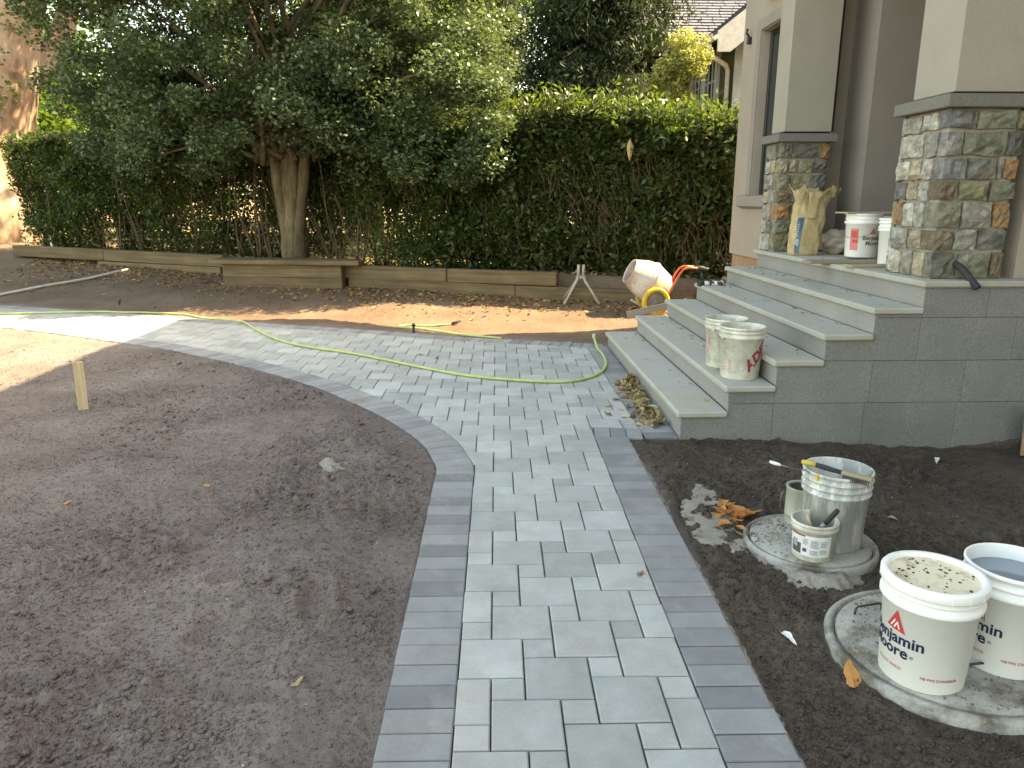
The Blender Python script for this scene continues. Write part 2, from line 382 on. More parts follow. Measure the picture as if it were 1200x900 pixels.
M['cedar'] = leaf_mat('cedar_leaf', [(0, (.018, .03, .012)), (.6, (.04, .06, .025)), (1, (.075, .095, .04))], .6, .2, (.1, .14, .03), .3)
M['goldbush'] = leaf_mat('gold_leaf', [(0, (.22, .25, .07)), (.6, (.34, .36, .12)), (1, (.48, .46, .2))], .5, .4, (.5, .48, .08), .3)
M['bgleaf'] = leaf_mat('street_leaf', [(0, (.04, .08, .018)), (.6, (.08, .14, .03)), (1, (.15, .21, .05))], .5, .4, (.25, .36, .04), .3)
M['bark'] = bark_mat('holly_bark', [(.3, (.08, .062, .035)), (.5, (.155, .118, .07)), (.72, (.25, .20, .135))], 6, .9)
M['barkd'] = bark_mat('dark_bark', [(.3, (.075, .05, .032)), (.7, (.17, .115, .075))], 6)
M['plane'] = bark_mat('plane_bark', [(.34, (.15, .10, .07)), (.44, (.33, .21, .145)), (.52, (.45, .29, .20)), (.6, (.42, .30, .22)), (.68, (.60, .47, .36))], 1.7, .5, .6)
M['shingle'] = rough_mat('shingle', (.10, .10, .12), (.17, .17, .20), 9, .95, .5, .01, 60, .2, obj_rand=.3)
M['nwall'] = rough_mat('olive_siding', (.10, .095, .05), (.135, .125, .07), 4, .85)
M['nstucco'] = rough_mat('pale_stucco', (.40, .42, .40), (.48, .50, .47), 20, .9, .5, .01, 60)
M['npaint'] = plain('cream_paint', (.72, .68, .60), .6)
M['brickb'] = rough_mat('brown_base', (.26, .15, .09), (.40, .27, .17), 8, .9, .4, .006, 60)

# ------------------------------------------------------------------ layout of the paved path
PX, PYAW = -.3687, .02
pc, ps = math.cos(PYAW), math.sin(PYAW)
def path(off, wy): return np.array((PX+off*pc-wy*ps, off*ps+wy*pc))
BW = .228; MOD = .114; RIN = BW+7*MOD; ROUT = RIN+BW
HYAW = .0331; HX, HY = 1.1062, 4.7527
hc, hs = math.cos(HYAW), math.sin(HYAW)
def hp(u, v, z=0.): return Vector((HX+u*hc-v*hs, HY+u*hs+v*hc, z))
RISE, TREAD, STW, Z0 = .1728, .3112, 3.12, .2263
ZP = Z0+5*RISE
WN = 1.15
soil_side = catmull([path(0, 4.05), path(.0, 4.2), (-.505, 4.40), (-.585, 4.64), (-.79, 5.02), (-1.21, 5.60), (-1.98, 6.42), (-3.42, 7.55), (-4.92, 8.38), (-6.31, 9.03), (-9.2, 10.2), (-13, 11.6), (-17, 13)], 10)
soil_side = np.vstack([[path(0, WN)], resample(soil_side, .03)])
far_side = resample(catmull([(1.035, 7.95), (.38, 8.13), (-.59, 8.40), (-1.64, 8.80), (-3.26, 9.36), (-4.36, 9.76), (-5.91, 10.32), (-7.56, 10.88), (-10.4, 11.8), (-14, 13.1), (-17, 14.2)], 10), .03)
inner_l = soil_side.copy(); nl = normals2(soil_side); inner_l = soil_side-nl*BW      # right-hand side of the walking direction
inner_f = far_side+normals2(far_side)*BW                                        # towards the camera
st0 = np.array(hp(.025, .16)[:2]); st1 = np.array(hp(.025, STW+.06)[:2]); hv = np.array((-hs, hc)); hu = np.array((hc, hs))
YB = 4.99
c_in0 = np.array(hp(.025-.228, .24)[:2]); c_in1 = np.array(hp(.025-.228, STW+.06)[:2])
i0 = int(np.argmin(np.abs(inner_f[:, 0]-c_in1[0])))
light_poly = np.vstack([inner_l[:], inner_f[i0:][::-1], [c_in0], [path(RIN, 5.0)], [path(RIN, WN)]])
outer_poly = np.vstack([soil_side, far_side[::-1], [np.array(hp(.03, STW+.1)[:2])], [np.array(hp(.03, .03)[:2])], [path(ROUT, 4.78)], [path(ROUT, WN)]])
def inside(poly, X, Y):
    r = np.zeros(X.shape, bool); n = len(poly)
    for i in range(n):
        x1, y1 = poly[i]; x2, y2 = poly[(i+1) % n]
        if y1 == y2: continue
        r ^= ((y1 > Y) != (y2 > Y)) & (X < (x2-x1)*(Y-y1)/(y2-y1)+x1)
    return r
def dist_poly(poly, X, Y):
    d = np.full(X.shape, 9e9); n = len(poly)
    for i in range(n):
        a = poly[i]; b = poly[(i+1) % n]; e = b-a; l2 = e@e
        if l2 < 1e-9: continue
        t = np.clip(((X-a[0])*e[0]+(Y-a[1])*e[1])/l2, 0, 1)
        d = np.minimum(d, (X-a[0]-t*e[0])**2+(Y-a[1]-t*e[1])**2)
    return np.sqrt(d)
def sstep(a, b, x): t = np.clip((x-a)/(b-a), 0, 1); return t*t*(3-2*t)

# timber line: in front of it the dirt strip, behind it the raised bed of the hedge
TL = np.array([(3.4, 10.36), (1.69, 10.89), (.71, 11.17), (-1.06, 11.60), (-2.60, 12.02), (-4.99, 13.03), (-7.62, 13.95), (-9.5, 14.5), (-12, 15.2)])
def tline(X): return np.interp(X, TL[::-1, 0], TL[::-1, 1])
def Zb(X, Y):
    """broad shape of the ground"""
    X = np.asarray(X, float); Y = np.asarray(Y, float)
    d = np.clip((X-.99)*.296+(Y-7.66)*.955-1.0, 0, 2.6)
    k = np.clip(.05-.013*X, .04, .2)
    z = SL*np.clip(Y, -5, 16)+d*k
    bed = sstep(.10, .22, Y-tline(X)); dx = sstep(-10.2, -9.3, X)*sstep(4.6, 3.6, X)
    z = z*(1-bed)+bed*((np.interp(X, [-10, -5, -2.5, 2], [.68, .60, .52, .50]))*dx+(1-dx)*z)
    return z
def coords(spec):
    out = [spec[0][0]]
    for a, b, s in spec: n = max(1, int(round((b-a)/s))); out += list(np.linspace(a, b, n+1)[1:])
    return np.array(out)
def grow(a, b, s, g=1.25):
    o = [a]
    while o[-1] < b: o.append(o[-1]+s); s *= g
    return o[1:]
xs = np.concatenate([-np.array(grow(9., 400, .2))[::-1], coords([(-9, -5, .06), (-5, -2.2, .028), (-2.2, -.42, .0125), (-.42, .86, .06), (.86, 2.6, .0125), (2.6, 4.5, .06)]), np.array(grow(4.5, 400, .2))])
ys = np.concatenate([-np.array(grow(1.2, 60, .3))[::-1]*1.0, coords([(-1.2, 1.3, .25), (1.3, 4.82, .0125), (4.82, 8, .024), (8, 15, .05)]), np.array(grow(15, 600, .15))])
GX, GY = np.meshgrid(xs, ys)
near = (np.abs(GX) < 30) & (GY < 30) & (GY > -5)
ins = np.zeros(GX.shape, bool); dst = np.full(GX.shape, 9.)
op_c = np.vstack([outer_poly[:1], resample(soil_side, .15), resample(far_side[::-1], .15), outer_poly[-4:]])
ins[near] = inside(op_c, GX[near], GY[near]); dst[near] = dist_poly(op_c, GX[near], GY[near])
Z = Zb(GX, GY)
rightz = (GX > .75) & (GY < 4.85) & ~ins
leftz = (GX < soil_side[:, 0].max()+.02) & (GY < np.interp(GX, soil_side[::-1, 0], soil_side[::-1, 1])) & ~ins & (GX < -.2)
backz = ~rightz & ~leftz
ramp_e = sstep(0, .35, dst)
lump = fbm(GX, GY, 1.1, 5, 1)*.10+fbm(GX, GY, 6.5, 5, 5, .55)*.034
ridg = np.abs(fbm(GX, GY, 9, 4, 11))*.06
clod = np.maximum(0, fbm(GX, GY, 15, 4, 17, .7)-.02)*.11+fbm(GX, GY, 34, 3, 21, .6)*.016
patch = sstep(-.02, .14, fbm(GX, GY, 1.6, 3, 31))
Z += np.where(leftz, -.008+ramp_e*(.030+lump)+sstep(0, .08, dst)*(clod*(.35+1.1*patch)-ridg*.35*patch), 0)
Z += np.where(rightz, -.016-.030*sstep(0, .5, dst)-.035*sstep(1.4, 3., GX)+ramp_e*lump*.9+sstep(0, .08, dst)*(clod*(.6+.9*patch)-ridg*.35), 0)
Z += np.where(backz & ~ins, -.01+ramp_e*lump*.5+sstep(0, .2, dst)*fbm(GX, GY, 14, 3, 23)*.02, 0)
Z = np.where(ins, SL*GY-.028, Z)
# boot prints, a scraped trench and a ruffled ridge in the left bed
def dent(cx, cy, rx, ry, a, dep, rim=.3):
    global Z
    ca, sa = math.cos(a), math.sin(a); ex = ((GX-cx)*ca+(GY-cy)*sa)/rx; ey = (-(GX-cx)*sa+(GY-cy)*ca)/ry
    q = ex**2+ey**2
    Z = Z+np.where(leftz | rightz, -dep*np.exp(-q**2*1.2)+dep*rim*np.exp(-((np.sqrt(q)-1.45)/.32)**2), 0)
for d_ in [(-.78, 2.66, .055, .15, .15, .030), (-.93, 2.12, .20, .045, -.1, .028), (-1.45, 3.10, .10, .05, .5, .04), (-1.72, 3.32, .16, .04, -.3, .035), (-1.15, 2.83, .11, .06, .4, .03), (-1.62, 2.12, .16, .06, .1, .03),
           (-.72, 3.0, .09, .02, -.5, .02), (-2.2, 3.2, .12, .05, .2, .03), (-1.55, 4.25, .22, .05, .1, .02), (-2.6, 4.6, .2, .05, .3, .02), (-1.9, 2.6, .12, .07, -.4, .025), (-1.1, 2.45, .10, .05, .9, .02),
           (1.9, 3.9, .2, .08, .2, .035), (2.25, 3.55, .12, .09, .5, .04), (1.25, 1.95, .12, .05, .3, .025), (2.3, 3.1, .2, .08, 0, .04), (1.6, 4.2, .15, .06, .4, .025)]: dent(*d_)
LIDS = [(1.585, 2.395, .415, .030), (1.425, 3.27, .305, .028)]
for lx, ly, lr, lz in LIDS:
    q = np.hypot(GX-lx, GY-ly); Z = np.where(q < lr+.03, np.minimum(Z, -.012), Z)
    bk = sstep(-.12, .12, fbm(GX, GY, 4, 3, 91)); Z = np.where((q > lr-.03) & (q < lr+.3), np.maximum(Z, Z*.4+(.020*bk+.006)*np.exp(-(np.maximum(0, q-lr-.03)/.10)**2)-.012*(1-bk)), Z)*1.0
nx, ny = len(xs), len(ys)
me = bpy.data.meshes.new('ground')
me.vertices.add(nx*ny); me.vertices.foreach_set('co', np.stack([GX, GY, Z], -1).astype(np.float32).ravel())
ii = (np.arange(ny-1)[:, None]*nx+np.arange(nx-1)[None]).ravel()
quads = np.stack([ii, ii+1, ii+nx+1, ii+nx], 1).astype(np.int32)
me.loops.add(quads.size); me.loops.foreach_set('vertex_index', quads.ravel())
me.polygons.add(len(quads)); me.polygons.foreach_set('loop_start', np.arange(len(quads), dtype=np.int32)*4)
me.polygons.foreach_set('loop_total', np.full(len(quads), 4, np.int32)); me.polygons.foreach_set('use_smooth', np.ones(len(quads), bool))
me.update(calc_edges=True)
zone = np.zeros((ny, nx, 4), np.float32); zone[..., 3] = 1
zone[..., 0] = rightz; zone[..., 1] = sstep(.0, .3, np.where(backz & ~ins, dst, 0)); zone[..., 2] = sstep(16.5, 19, GY)
at = me.color_attributes.new('zone', 'FLOAT_COLOR', 'POINT'); at.data.foreach_set('color', zone.ravel())
ground = tag(link('ground', me, M['soil']), kind='structure')
def gz(x, y):
    """height of the finished ground"""
    i = int(np.clip(np.searchsorted(xs, x)-1, 0, nx-2)); j = int(np.clip(np.searchsorted(ys, y)-1, 0, ny-2))
    fx = (x-xs[i])/(xs[i+1]-xs[i]); fy = (y-ys[j])/(ys[j+1]-ys[j])
    return float((Z[j, i]*(1-fx)+Z[j, i+1]*fx)*(1-fy)+(Z[j+1, i]*(1-fx)+Z[j+1, i+1]*fx)*fy)
def on_path(x, y): return SL*y

# ------------------------------------------------------------------ pavers
path_o = tag(empty('paved_path', (0, 0, 0)), kind='structure')
def clip_half(P, n, c):
    out = []
    for i in range(len(P)):
        a, b = P[i], P[(i+1) % len(P)]; da, db = a@n-c, b@n-c
        if da <= 0: out.append(a)
        if (da < 0 < db) or (db < 0 < da): out.append(a+(b-a)*(da/(da-db)))
    return out
def area(P):
    P = np.array(P); x, y = P[:, 0], P[:, 1]; return .5*float(np.sum(x*np.roll(y, -1)-np.roll(x, -1)*y))
def clean(P):
    o = []
    for p in P:
        if not o or np.linalg.norm(p-o[-1]) > .004: o.append(p)
    if len(o) > 2 and np.linalg.norm(o[0]-o[-1]) < .004: o.pop()
    q = []
    for i in range(len(o)):
        a, b, c = o[i-1], o[i], o[(i+1) % len(o)]; e1, e2 = b-a, c-b
        if abs(e1[0]*e2[1]-e1[1]*e2[0]) > 1e-6: q.append(b)
    return q
def paver_geo(P, bev=.0045, th=.055):
    """bevelled block for outline P (anticlockwise, centred on 0)"""
    n = len(P); P = np.array(P); inn = []
    for i in range(n):
        a, b, c = P[i-1], P[i], P[(i+1) % n]
        n1 = np.array((-(b-a)[1], (b-a)[0])); n1 /= np.linalg.norm(n1)+1e-9; n2 = np.array((-(c-b)[1], (c-b)[0])); n2 /= np.linalg.norm(n2)+1e-9
        k = n1+n2; inn.append(b+k*bev/max(.35, (1+n1@n2)))
    V = [(*p, 0) for p in inn]+[(*p, -bev) for p in P]+[(*p, -th) for p in P]
    Fs = [tuple(range(n))]
    for i in range(n):
        j = (i+1) % n; Fs += [(n+i, n+j, j, i), (2*n+i, 2*n+j, n+j, n+i)]
    return V, Fs
pieces = []     # (distance, outline world, mat)
gap = .0027
lp = [np.array(p) for p in light_poly]
cand = []
org = path(BW, 2.21)
ux, uy = np.array((pc, ps)), np.array((-ps, pc))
LB = light_poly.min(0), light_poly.max(0)
for i in range(-120, 121):
    for j in range(-60, 121):
        for kind, (ox, oy, sx, sy) in enumerate(((0, 0, 2, 2), (2, 1, 1, 1))):
            tx, ty = 2*i+j+ox, -i+2*j+oy
            c = org+ux*(tx+sx/2)*MOD+uy*(ty+sy/2)*MOD
            if c[0] < -9.5 or c[0] > LB[1][0]+.2 or c[1] < WN or c[1] > LB[1][1]+.2: continue
            cand.append((c, tx, ty, sx, sy))
CX = np.array([c[0] for c in cand]); inn_ = inside(light_poly, CX[:, 0], CX[:, 1]); dd = dist_poly(light_poly, CX[:, 0], CX[:, 1])
for k, (c, tx, ty, sx, sy) in enumerate(cand):
    if not inn_[k] and dd[k] > .2: continue
    g = gap
    q = [org+ux*(tx*MOD+a)+uy*(ty*MOD+b) for a, b in ((g, g), (sx*MOD-g, g), (sx*MOD-g, sy*MOD-g), (g, sy*MOD-g))]
    if dd[k] < .2:
        P = lp
        for n_, cc in ((ux, q[1]@ux), (-ux, -(q[0]@ux)), (uy, q[2]@uy), (-uy, -(q[0]@uy))):
            P = clip_half(P, n_, cc)
            if len(P) < 3: break
        if len(P) < 3: continue
        q = clean(P)
        if len(q) < 3 or abs(area(q)) < .0012: continue
        if area(q) < 0: q = q[::-1]
    pieces.append([q, 0])
def border(P, width, side, pitch=MOD, s0=0., jit=0):
    d = np.r_[0, np.cumsum(np.linalg.norm(np.diff(P, axis=0), axis=1))]; N_ = normals2(P)*side
    n = int((d[-1]-s0)/pitch)
    for k in range(n):
        e = []
        for s_ in (s0+k*pitch+gap*.8, s0+(k+1)*pitch-gap*.8):
            p = np.array([np.interp(s_, d, P[:, a]) for a in (0, 1)]); nn = np.array([np.interp(s_, d, N_[:, a]) for a in (0, 1)]); e.append((p, nn/np.linalg.norm(nn)))
        (p0, n0), (p1, n1) = e
        o = random.uniform(0, .004)
        q = [p0+n0*o, p1+n1*o, p1+n1*(width-gap), p0+n0*(width-gap)]
        if area(q) < 0: q = q[::-1]
        pieces.append([q, 1])
lline = np.vstack([resample(np.array([path(0, WN), path(0, 4.05)]), .03), soil_side[1:]])
lline = lline[lline[:, 0] > -9.6]
border(lline, BW, -1)
border(far_side[far_side[:, 0] > -9.6][::1], BW, 1, s0=.03)
border(resample(np.array([path(ROUT, 4.775), path(ROUT, WN)]), .03), BW, -1)
border(resample(np.array([st0-hv*.12, st1]), .03), BW, 1)
row = resample(np.array([path(RIN, 4.78), c_in0-hv*.215]), .03); border(row, .21, 1, pitch=(np.linalg.norm(row[-1]-row[0])-.002)/3)
for kind, nm in ((0, 'paver'), (1, 'border_paver')):
    L_ = [p for p in pieces if p[1] == kind]
    L_.sort(key=lambda p: -abs(area(p[0]))/max(1., np.mean(p[0], axis=0)[1])**3)
    big, rest = L_[:300], L_[300:]
    mat = M['paver'] if kind == 0 else M['border']
    cache = {}
    for q, _ in big:
        q = np.array(q); c = q.mean(0)
        key = None
        if kind == 0 and len(q) == 4:
            e = [np.linalg.norm(q[1]-q[0]), np.linalg.norm(q[2]-q[1])]
            if all(abs(x-2*MOD+2*gap) < 1e-4 for x in e) or all(abs(x-MOD+2*gap) < 1e-4 for x in e): key = round(e[0], 3)
        if key and key in cache: me_ = cache[key]
        else:
            mb = MB(); mb.add(*paver_geo([p-c for p in q])); me_ = mb.mesh(nm)
            if key: cache[key] = me_
        o = link(nm, me_, mat, path_o)
        o.location = (c[0], c[1], SL*c[1]+random.gauss(0, .0011)); o.rotation_euler = (SL+random.gauss(0, .0022), random.gauss(0, .0022), 0)
    mb = MB()
    for q, _ in rest:
        q = np.array(q); c = q.mean(0); V, Fs = paver_geo([p-c for p in q])
        mb.add([(v[0]+c[0], v[1]+c[1], v[2]+SL*(c[1]+v[1])) for v in V], Fs)
    if rest: tag(mb.build(nm+'_field', mat, path_o), kind='stuff')

# haunch of bedding mortar showing along the outer edges
def strip(name, P, side, wmin, wmax, h, mat, parent):
    N_ = normals2(P)*side; mb = MB(); V = []; Fs = []
    for k in range(len(P)):
        wd = wmin+(wmax-wmin)*max(0, .5+1.6*float(fbm(np.array([k*.07]), np.array([3.3*side+h]), 1., 4, 77)[0]))
        a = P[k]-N_[k]*.004; b = P[k]+N_[k]*wd*.5; c = P[k]+N_[k]*wd; z = SL*P[k][1]
        V += [(a[0], a[1], z-.012), (b[0], b[1], z-.016-.008*random.random()), (c[0], c[1], z-.06)]
        if k: i = 3*k; Fs += [(i-3, i-2, i+1, i), (i-2, i-1, i+2, i+1)]
    mb.add(V, Fs, True); return tag(mb.build(name, mat, parent), kind='stuff')
strip('mortar_edge', resample(np.array([path(ROUT, WN), path(ROUT, 4.7)]), .02), -1, .012, .06, .1, M['spill'], path_o)
strip('mortar_edge', resample(np.array([path(0, WN), path(0, 4.05)]), .02), 1, .004, .022, .4, M['spill'], path_o)

# ------------------------------------------------------------------ entry steps
def house_empty(name): return empty(name, (HX, HY, 0), HYAW)
steps = tag(house_empty('entry_steps'), 'grey granite entry steps with bullnose treads leading up to the stone pillared porch', 'steps')
for k in range(6):
    u0 = k*TREAD; zt = Z0+k*RISE; u1 = (k+1)*TREAD+.028 if k < 5 else 4.2
    b = MB(); b.bbox(u0, u1, 0, STW+(.0 if k < 5 else .05), zt-.042, zt, .013)
    b.build('tread' if k < 5 else 'porch_slab', M['tread'], steps)
    b = MB(); zb = (zt-RISE if k else -.1)
    # risers are laid from two slabs with a fine joint
    vj = (1.35, 1.75, 1.1, 1.9, 1.5, 1.25)[k]
    for va, vb in ((.031, vj-.001), (vj+.001, STW-.01)):
        bb = MB(); bb.bbox(u0+.030, u0+.052, va, vb, zb, zt-.042, .0015); bb.build('riser', M['riser'], steps)
core = MB()
for k in range(6):
    core.box(k*TREAD+.052, (k+1)*TREAD+.05 if k < 5 else 4.2, .054, STW-.012, -.25+.001*k, Z0+k*RISE-.046)
core.build('core', M['mortar'], steps)
def top_at(k): return Z0+k*RISE-.043
def uz_prism(poly, v0, v1, bev=.0025):
    """polygon in (u,z) seen from -v, thickness v0..v1"""
    n = len(poly); P = np.array(poly)
    if area(P) < 0: P = P[::-1]
    V, Fs = paver_geo(list(P), bev, v1-v0)
    return [(p[0], v0-p[2], p[1]) for p in V], [f for f in Fs]
UE = 3.6
def panel(ua, ub, za, zb):
    tops = []
    us = sorted({ua, ub} | {k*TREAD+.031 for k in range(6) if ua+.004 < k*TREAD+.031 < ub-.004})
    pts = []
    for a, b in zip(us[:-1], us[1:]):
        k = min(5, int(math.floor(((a+b)/2-.031)/TREAD+1e-6)))
        if k < 0: continue
        t = min(zb, top_at(k))
        if t-za > .012: pts.append((a, b, t))
    if not pts: return
    poly = [(pts[0][0]+.001, za)]
    poly.append((pts[-1][1]-.001, za))
    for a, b, t in pts[::-1]:
        poly += [(min(b, pts[-1][1]-.001), t), (max(a, pts[0][0]+.001), t)]
    q = []
    for p in poly:
        if not q or abs(p[0]-q[-1][0])+abs(p[1]-q[-1][1]) > .003: q.append(p)
    # drop collinear
    o = []
    for i in range(len(q)):
        a, b, c = np.array(q[i-1]), np.array(q[i]), np.array(q[(i+1) % len(q)])
        if abs((b-a)[0]*(c-b)[1]-(b-a)[1]*(c-b)[0]) > 1e-7: o.append(q[i])
    b = MB(); b.add(*uz_prism(o, .030, .052)); b.build('granite_panel', M['granite'], steps)
SE = lambda k: k*TREAD+.031
courses = [(-.16, .272, (SE(0), SE(2), 1.275, 1.91, 2.55, UE)), (.272, .562, (SE(1), SE(2), 1.30, 1.93, 2.56, UE)), (.562, .85, (SE(2), SE(3), SE(5), 2.235, 2.87, UE)), (.85, 1.05, (SE(4), SE(5), 2.02, 2.66, UE))]
for za, zb, us_ in courses:
    for a, b in zip(us_[:-1], us_[1:]): panel(a, b, za+.0012, zb-.0012)

# ------------------------------------------------------------------ stone pillars
PAL = dict(b=(.155, .15, .145), g=(.185, .185, .135), o=(.21, .195, .12), r=(.27, .145, .065), t=(.33, .27, .19), l=(.38, .35, .30), n=(.17, .125, .085), d=(.12, .115, .10), e=(.26, .245, .21))
SM = {k: stone_mat('stone_'+k, c) for k, c in PAL.items()}
def stone(parent, face, a0, a1, z0, z1, base, depth, col, amp=.014):
    """a rough stone; face 'v': spans u=a0..a1 and looks to -v from plane v=base; face 'u': spans v and looks to -u"""
    g = .004; n = 4; m = 4; sd = random.randint(0, 9999)
    V = []; a0 += g; a1 -= g; z0 += g; z1 -= g
    j = lambda: random.uniform(-.013, .013)
    cor = [(a0+abs(j()), z0+abs(j())), (a1-abs(j()), z0+abs(j())), (a1-abs(j()), z1-abs(j())), (a0+abs(j()), z1-abs(j()))]
    proud = random.uniform(-.008, .018)
    for q in range(m+1):
        for p in range(n+1):
            s, t = p/n, q/m
            A = (1-t)*((1-s)*cor[0][0]+s*cor[1][0])+t*((1-s)*cor[3][0]+s*cor[2][0]); Zz = (1-t)*((1-s)*cor[0][1]+s*cor[1][1])+t*((1-s)*cor[3][1]+s*cor[2][1])
            edge = p in (0, n) or q in (0, m)
            if edge: A += random.uniform(-.005, .005); Zz += random.uniform(-.005, .005)
            out = (proud+random.uniform(-amp, amp) if not edge else proud*.4-random.uniform(.003, .010))
            V.append((A, Zz, out))
    Fs = [(q*(n+1)+p, q*(n+1)+p+1, (q+1)*(n+1)+p+1, (q+1)*(n+1)+p) for q in range(m) for p in range(n)]
    ring = [p for p in range(n+1)]+[q*(n+1)+n for q in range(1, m+1)]+[m*(n+1)+p for p in range(n-1, -1, -1)]+[q*(n+1) for q in range(m-1, 0, -1)]
    b = len(V)
    for r_ in ring: V.append((V[r_][0], V[r_][1], -depth))
    for k in range(len(ring)): k2 = (k+1) % len(ring); Fs.append((ring[k2], ring[k], b+k, b+k2))
    if face == 'v': W_ = [(A, base-o, Zz) for A, Zz, o in V]
    else: W_ = [(base-o, A, Zz) for A, Zz, o in V]; Fs = [f[::-1] for f in Fs]
    mb = MB(); mb.add(W_, Fs); return mb.build('stone', SM[col], parent)
def pillar(label, u0, u1, v0, v1, zb, zc0, zc1, cu0, cu1, cv0, cv1, ztop, rows, extra_left):
    p = tag(house_empty('stone_pillar'), label, 'pillar', 'porch pillars')
    c = MB(); c.box(u0+.03, u1-.03, v0+.03, v1-.03, zb+.002, zc0); c.build('core', M['mortar'], p)
    z = zc0-.006
    for r_, (h, vf, uf, dep) in enumerate(rows):
        zt = z; z -= h; dep += random.uniform(-.02, .03)
        a = u0
        for i, (wd, col) in enumerate(vf):
            b = u0+(u1-u0)*wd
            stone(p, 'v', a, b, max(z, zb+.001), zt, v0, .03 if i else dep, col); a = b
        a = v0+dep
        for wd, col in uf:
            b = v0+dep+(v1-v0-dep)*wd; stone(p, 'u', a, b, max(z, zb+.001), zt, u0, .03, col); a = b
    # far and inner faces
    for face, a0, a1 in (('v', u0, u1), ('u', v0, v1)):
        zz = zb+.002
        while zz < zc0-.05:
            h = min(random.uniform(.12, .18), zc0-.004-zz)
            mb = MB()
            cut = random.uniform(.35, .65)
            for s0_, s1_ in ((0, cut), (cut, 1)):
                A0, A1 = a0+(a1-a0)*s0_+.004, a0+(a1-a0)*s1_-.004
                mb = MB()
                if face == 'v': mb.bbox(A0, A1, v1-.032, v1+random.uniform(-.006, .006), zz+.004, zz+h-.004, .008)
                else: mb.bbox(u1-.032, u1+random.uniform(-.006, .006), A0+(.034 if s0_ == 0 else 0), A1-(.04 if s1_ == 1 else 0), zz+.004, zz+h-.004, .008)
                mb.build('stone', SM[random.choice('bgoeld')], p)
            zz += h
    c = MB(); c.bbox(u0-.045, u1+.045, v0-.045, v1+.045, zc0, zc1, .006); c.build('cap', M['cap'], p)
    c = MB(); c.box(cu0+.012, cu1-.012, cv0+.012, cv1-.012, zc1, zc1+.03); c.build('gap_filler', M['black'], p)  # black block filling the gap between cap and column
    c = MB(); c.bbox(cu0, cu1, cv0, cv1, zc1+.022, ztop, .004); c.build('column', M['column'], p)
    return p
rowsR = [(.125, [(.37, 'b'), (.9, 'g'), (1, 'o')], [(.42, 'l'), (1, 'e')], .10),
         (.165, [(.24, 'b'), (.80, 'g'), (1, 'd')], [(.35, 'e'), (1, 'e')], .09),
         (.145, [(.33, 'b'), (.72, 'd'), (.80, 'e'), (1, 'r')], [(.3, 'l'), (.62, 't'), (1, 'l')], .12),
         (.132, [(.24, 'n'), (.66, 'o'), (1, 'g')], [(.3, 'e'), (.65, 't'), (1, 'b')], .14),
         (.178, [(.33, 'g'), (.74, 'e'), (1, 'r')], [(.28, 'e'), (.62, 'l'), (1, 'r')], .16),
         (.145, [(.28, 'n'), (.58, 'e'), (1, 'd')], [(.4, 't'), (1, 'e')], .13),
         (.18, [(.36, 'd'), (.80, 'g'), (1, 'n')], [(.3, 't'), (.6, 'e'), (1, 'l')], .10)]
rowsL = [(.15, [(.22, 'd'), (.80, 'd'), (1, 'r')], [(1, 'e')], .12),
         (.14, [(.2, 'o'), (.38, 't'), (.68, 'o'), (1, 'd')], [(.5, 't'), (1, 'l')], .1),
         (.16, [(.28, 'o'), (.70, 'o'), (1, 'd')], [(1, 'e')], .12),
         (.13, [(.3, 'n'), (.70, 'g'), (1, 'n')], [(.5, 'e'), (1, 't')], .1),
         (.155, [(.3, 'r'), (.6, 'g'), (1, 'o')], [(1, 'e')], .12),
         (.14, [(.35, 'g'), (.7, 'n'), (1, 'g')], [(.45, 'g'), (1, 'e')], .1),
         (.18, [(.33, 'o'), (.7, 'd'), (1, 'g')], [(1, 'l')], .12)]
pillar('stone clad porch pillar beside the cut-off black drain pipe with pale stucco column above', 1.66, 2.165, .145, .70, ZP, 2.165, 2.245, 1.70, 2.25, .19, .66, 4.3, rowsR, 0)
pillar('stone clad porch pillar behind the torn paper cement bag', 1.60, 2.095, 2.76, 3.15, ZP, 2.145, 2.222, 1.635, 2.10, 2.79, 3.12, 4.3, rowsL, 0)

# ------------------------------------------------------------------ the house
house = tag(house_empty('house'), 'taupe stucco house with dark tall window behind the stone pillars', 'house')
UF, VF0, VF1 = 1.70, 3.17, 4.40
b = MB()
b.box(UF, 9, 3.80, VF1, .97, 7.0); b.box(UF+.001, 9, VF0, 3.80, .97, 1.65); b.box(UF+.001, 9, VF0, 3.80, 3.35, 7.0); b.box(UF+.001, 9, VF0-.002, 3.2, 1.65, 3.35)
b.box(UF+.16, 9, 3.2, 3.8, 1.65, 3.35)
b.build('wall', M['stucco'], house)
b = MB(); b.box(2.40, 9, 2.66, VF0-.003, ZP+.001, 6.98); b.build('wall', M['stucco_grey'], house)
b = MB(); b.box(3.7, 9, .76, 2.66, ZP+.001, 6.98); b.box(2.26, 9, .17, .76, ZP+.001, 6.98); b.build('wall', M['stucco'], house)
b = MB(); b.box(UF+.03, 9, VF0, VF1-.03, -.1, .965); b.box(4.2, 9, .05, VF0, -.1, ZP); b.build('foundation', M['brickb'], house)
b = MB(); b.box(1.62, 9, -.02, VF1-.002, 4.3, 6.99); b.build('upper_storey', M['stucco'], house)
b = MB(); b.box(2.75, 9.5, -10, .05, -.1, 6.985); b.build('side_wing', M['stucco'], house)  # unseen wing, assumed because the foreground lies in shade
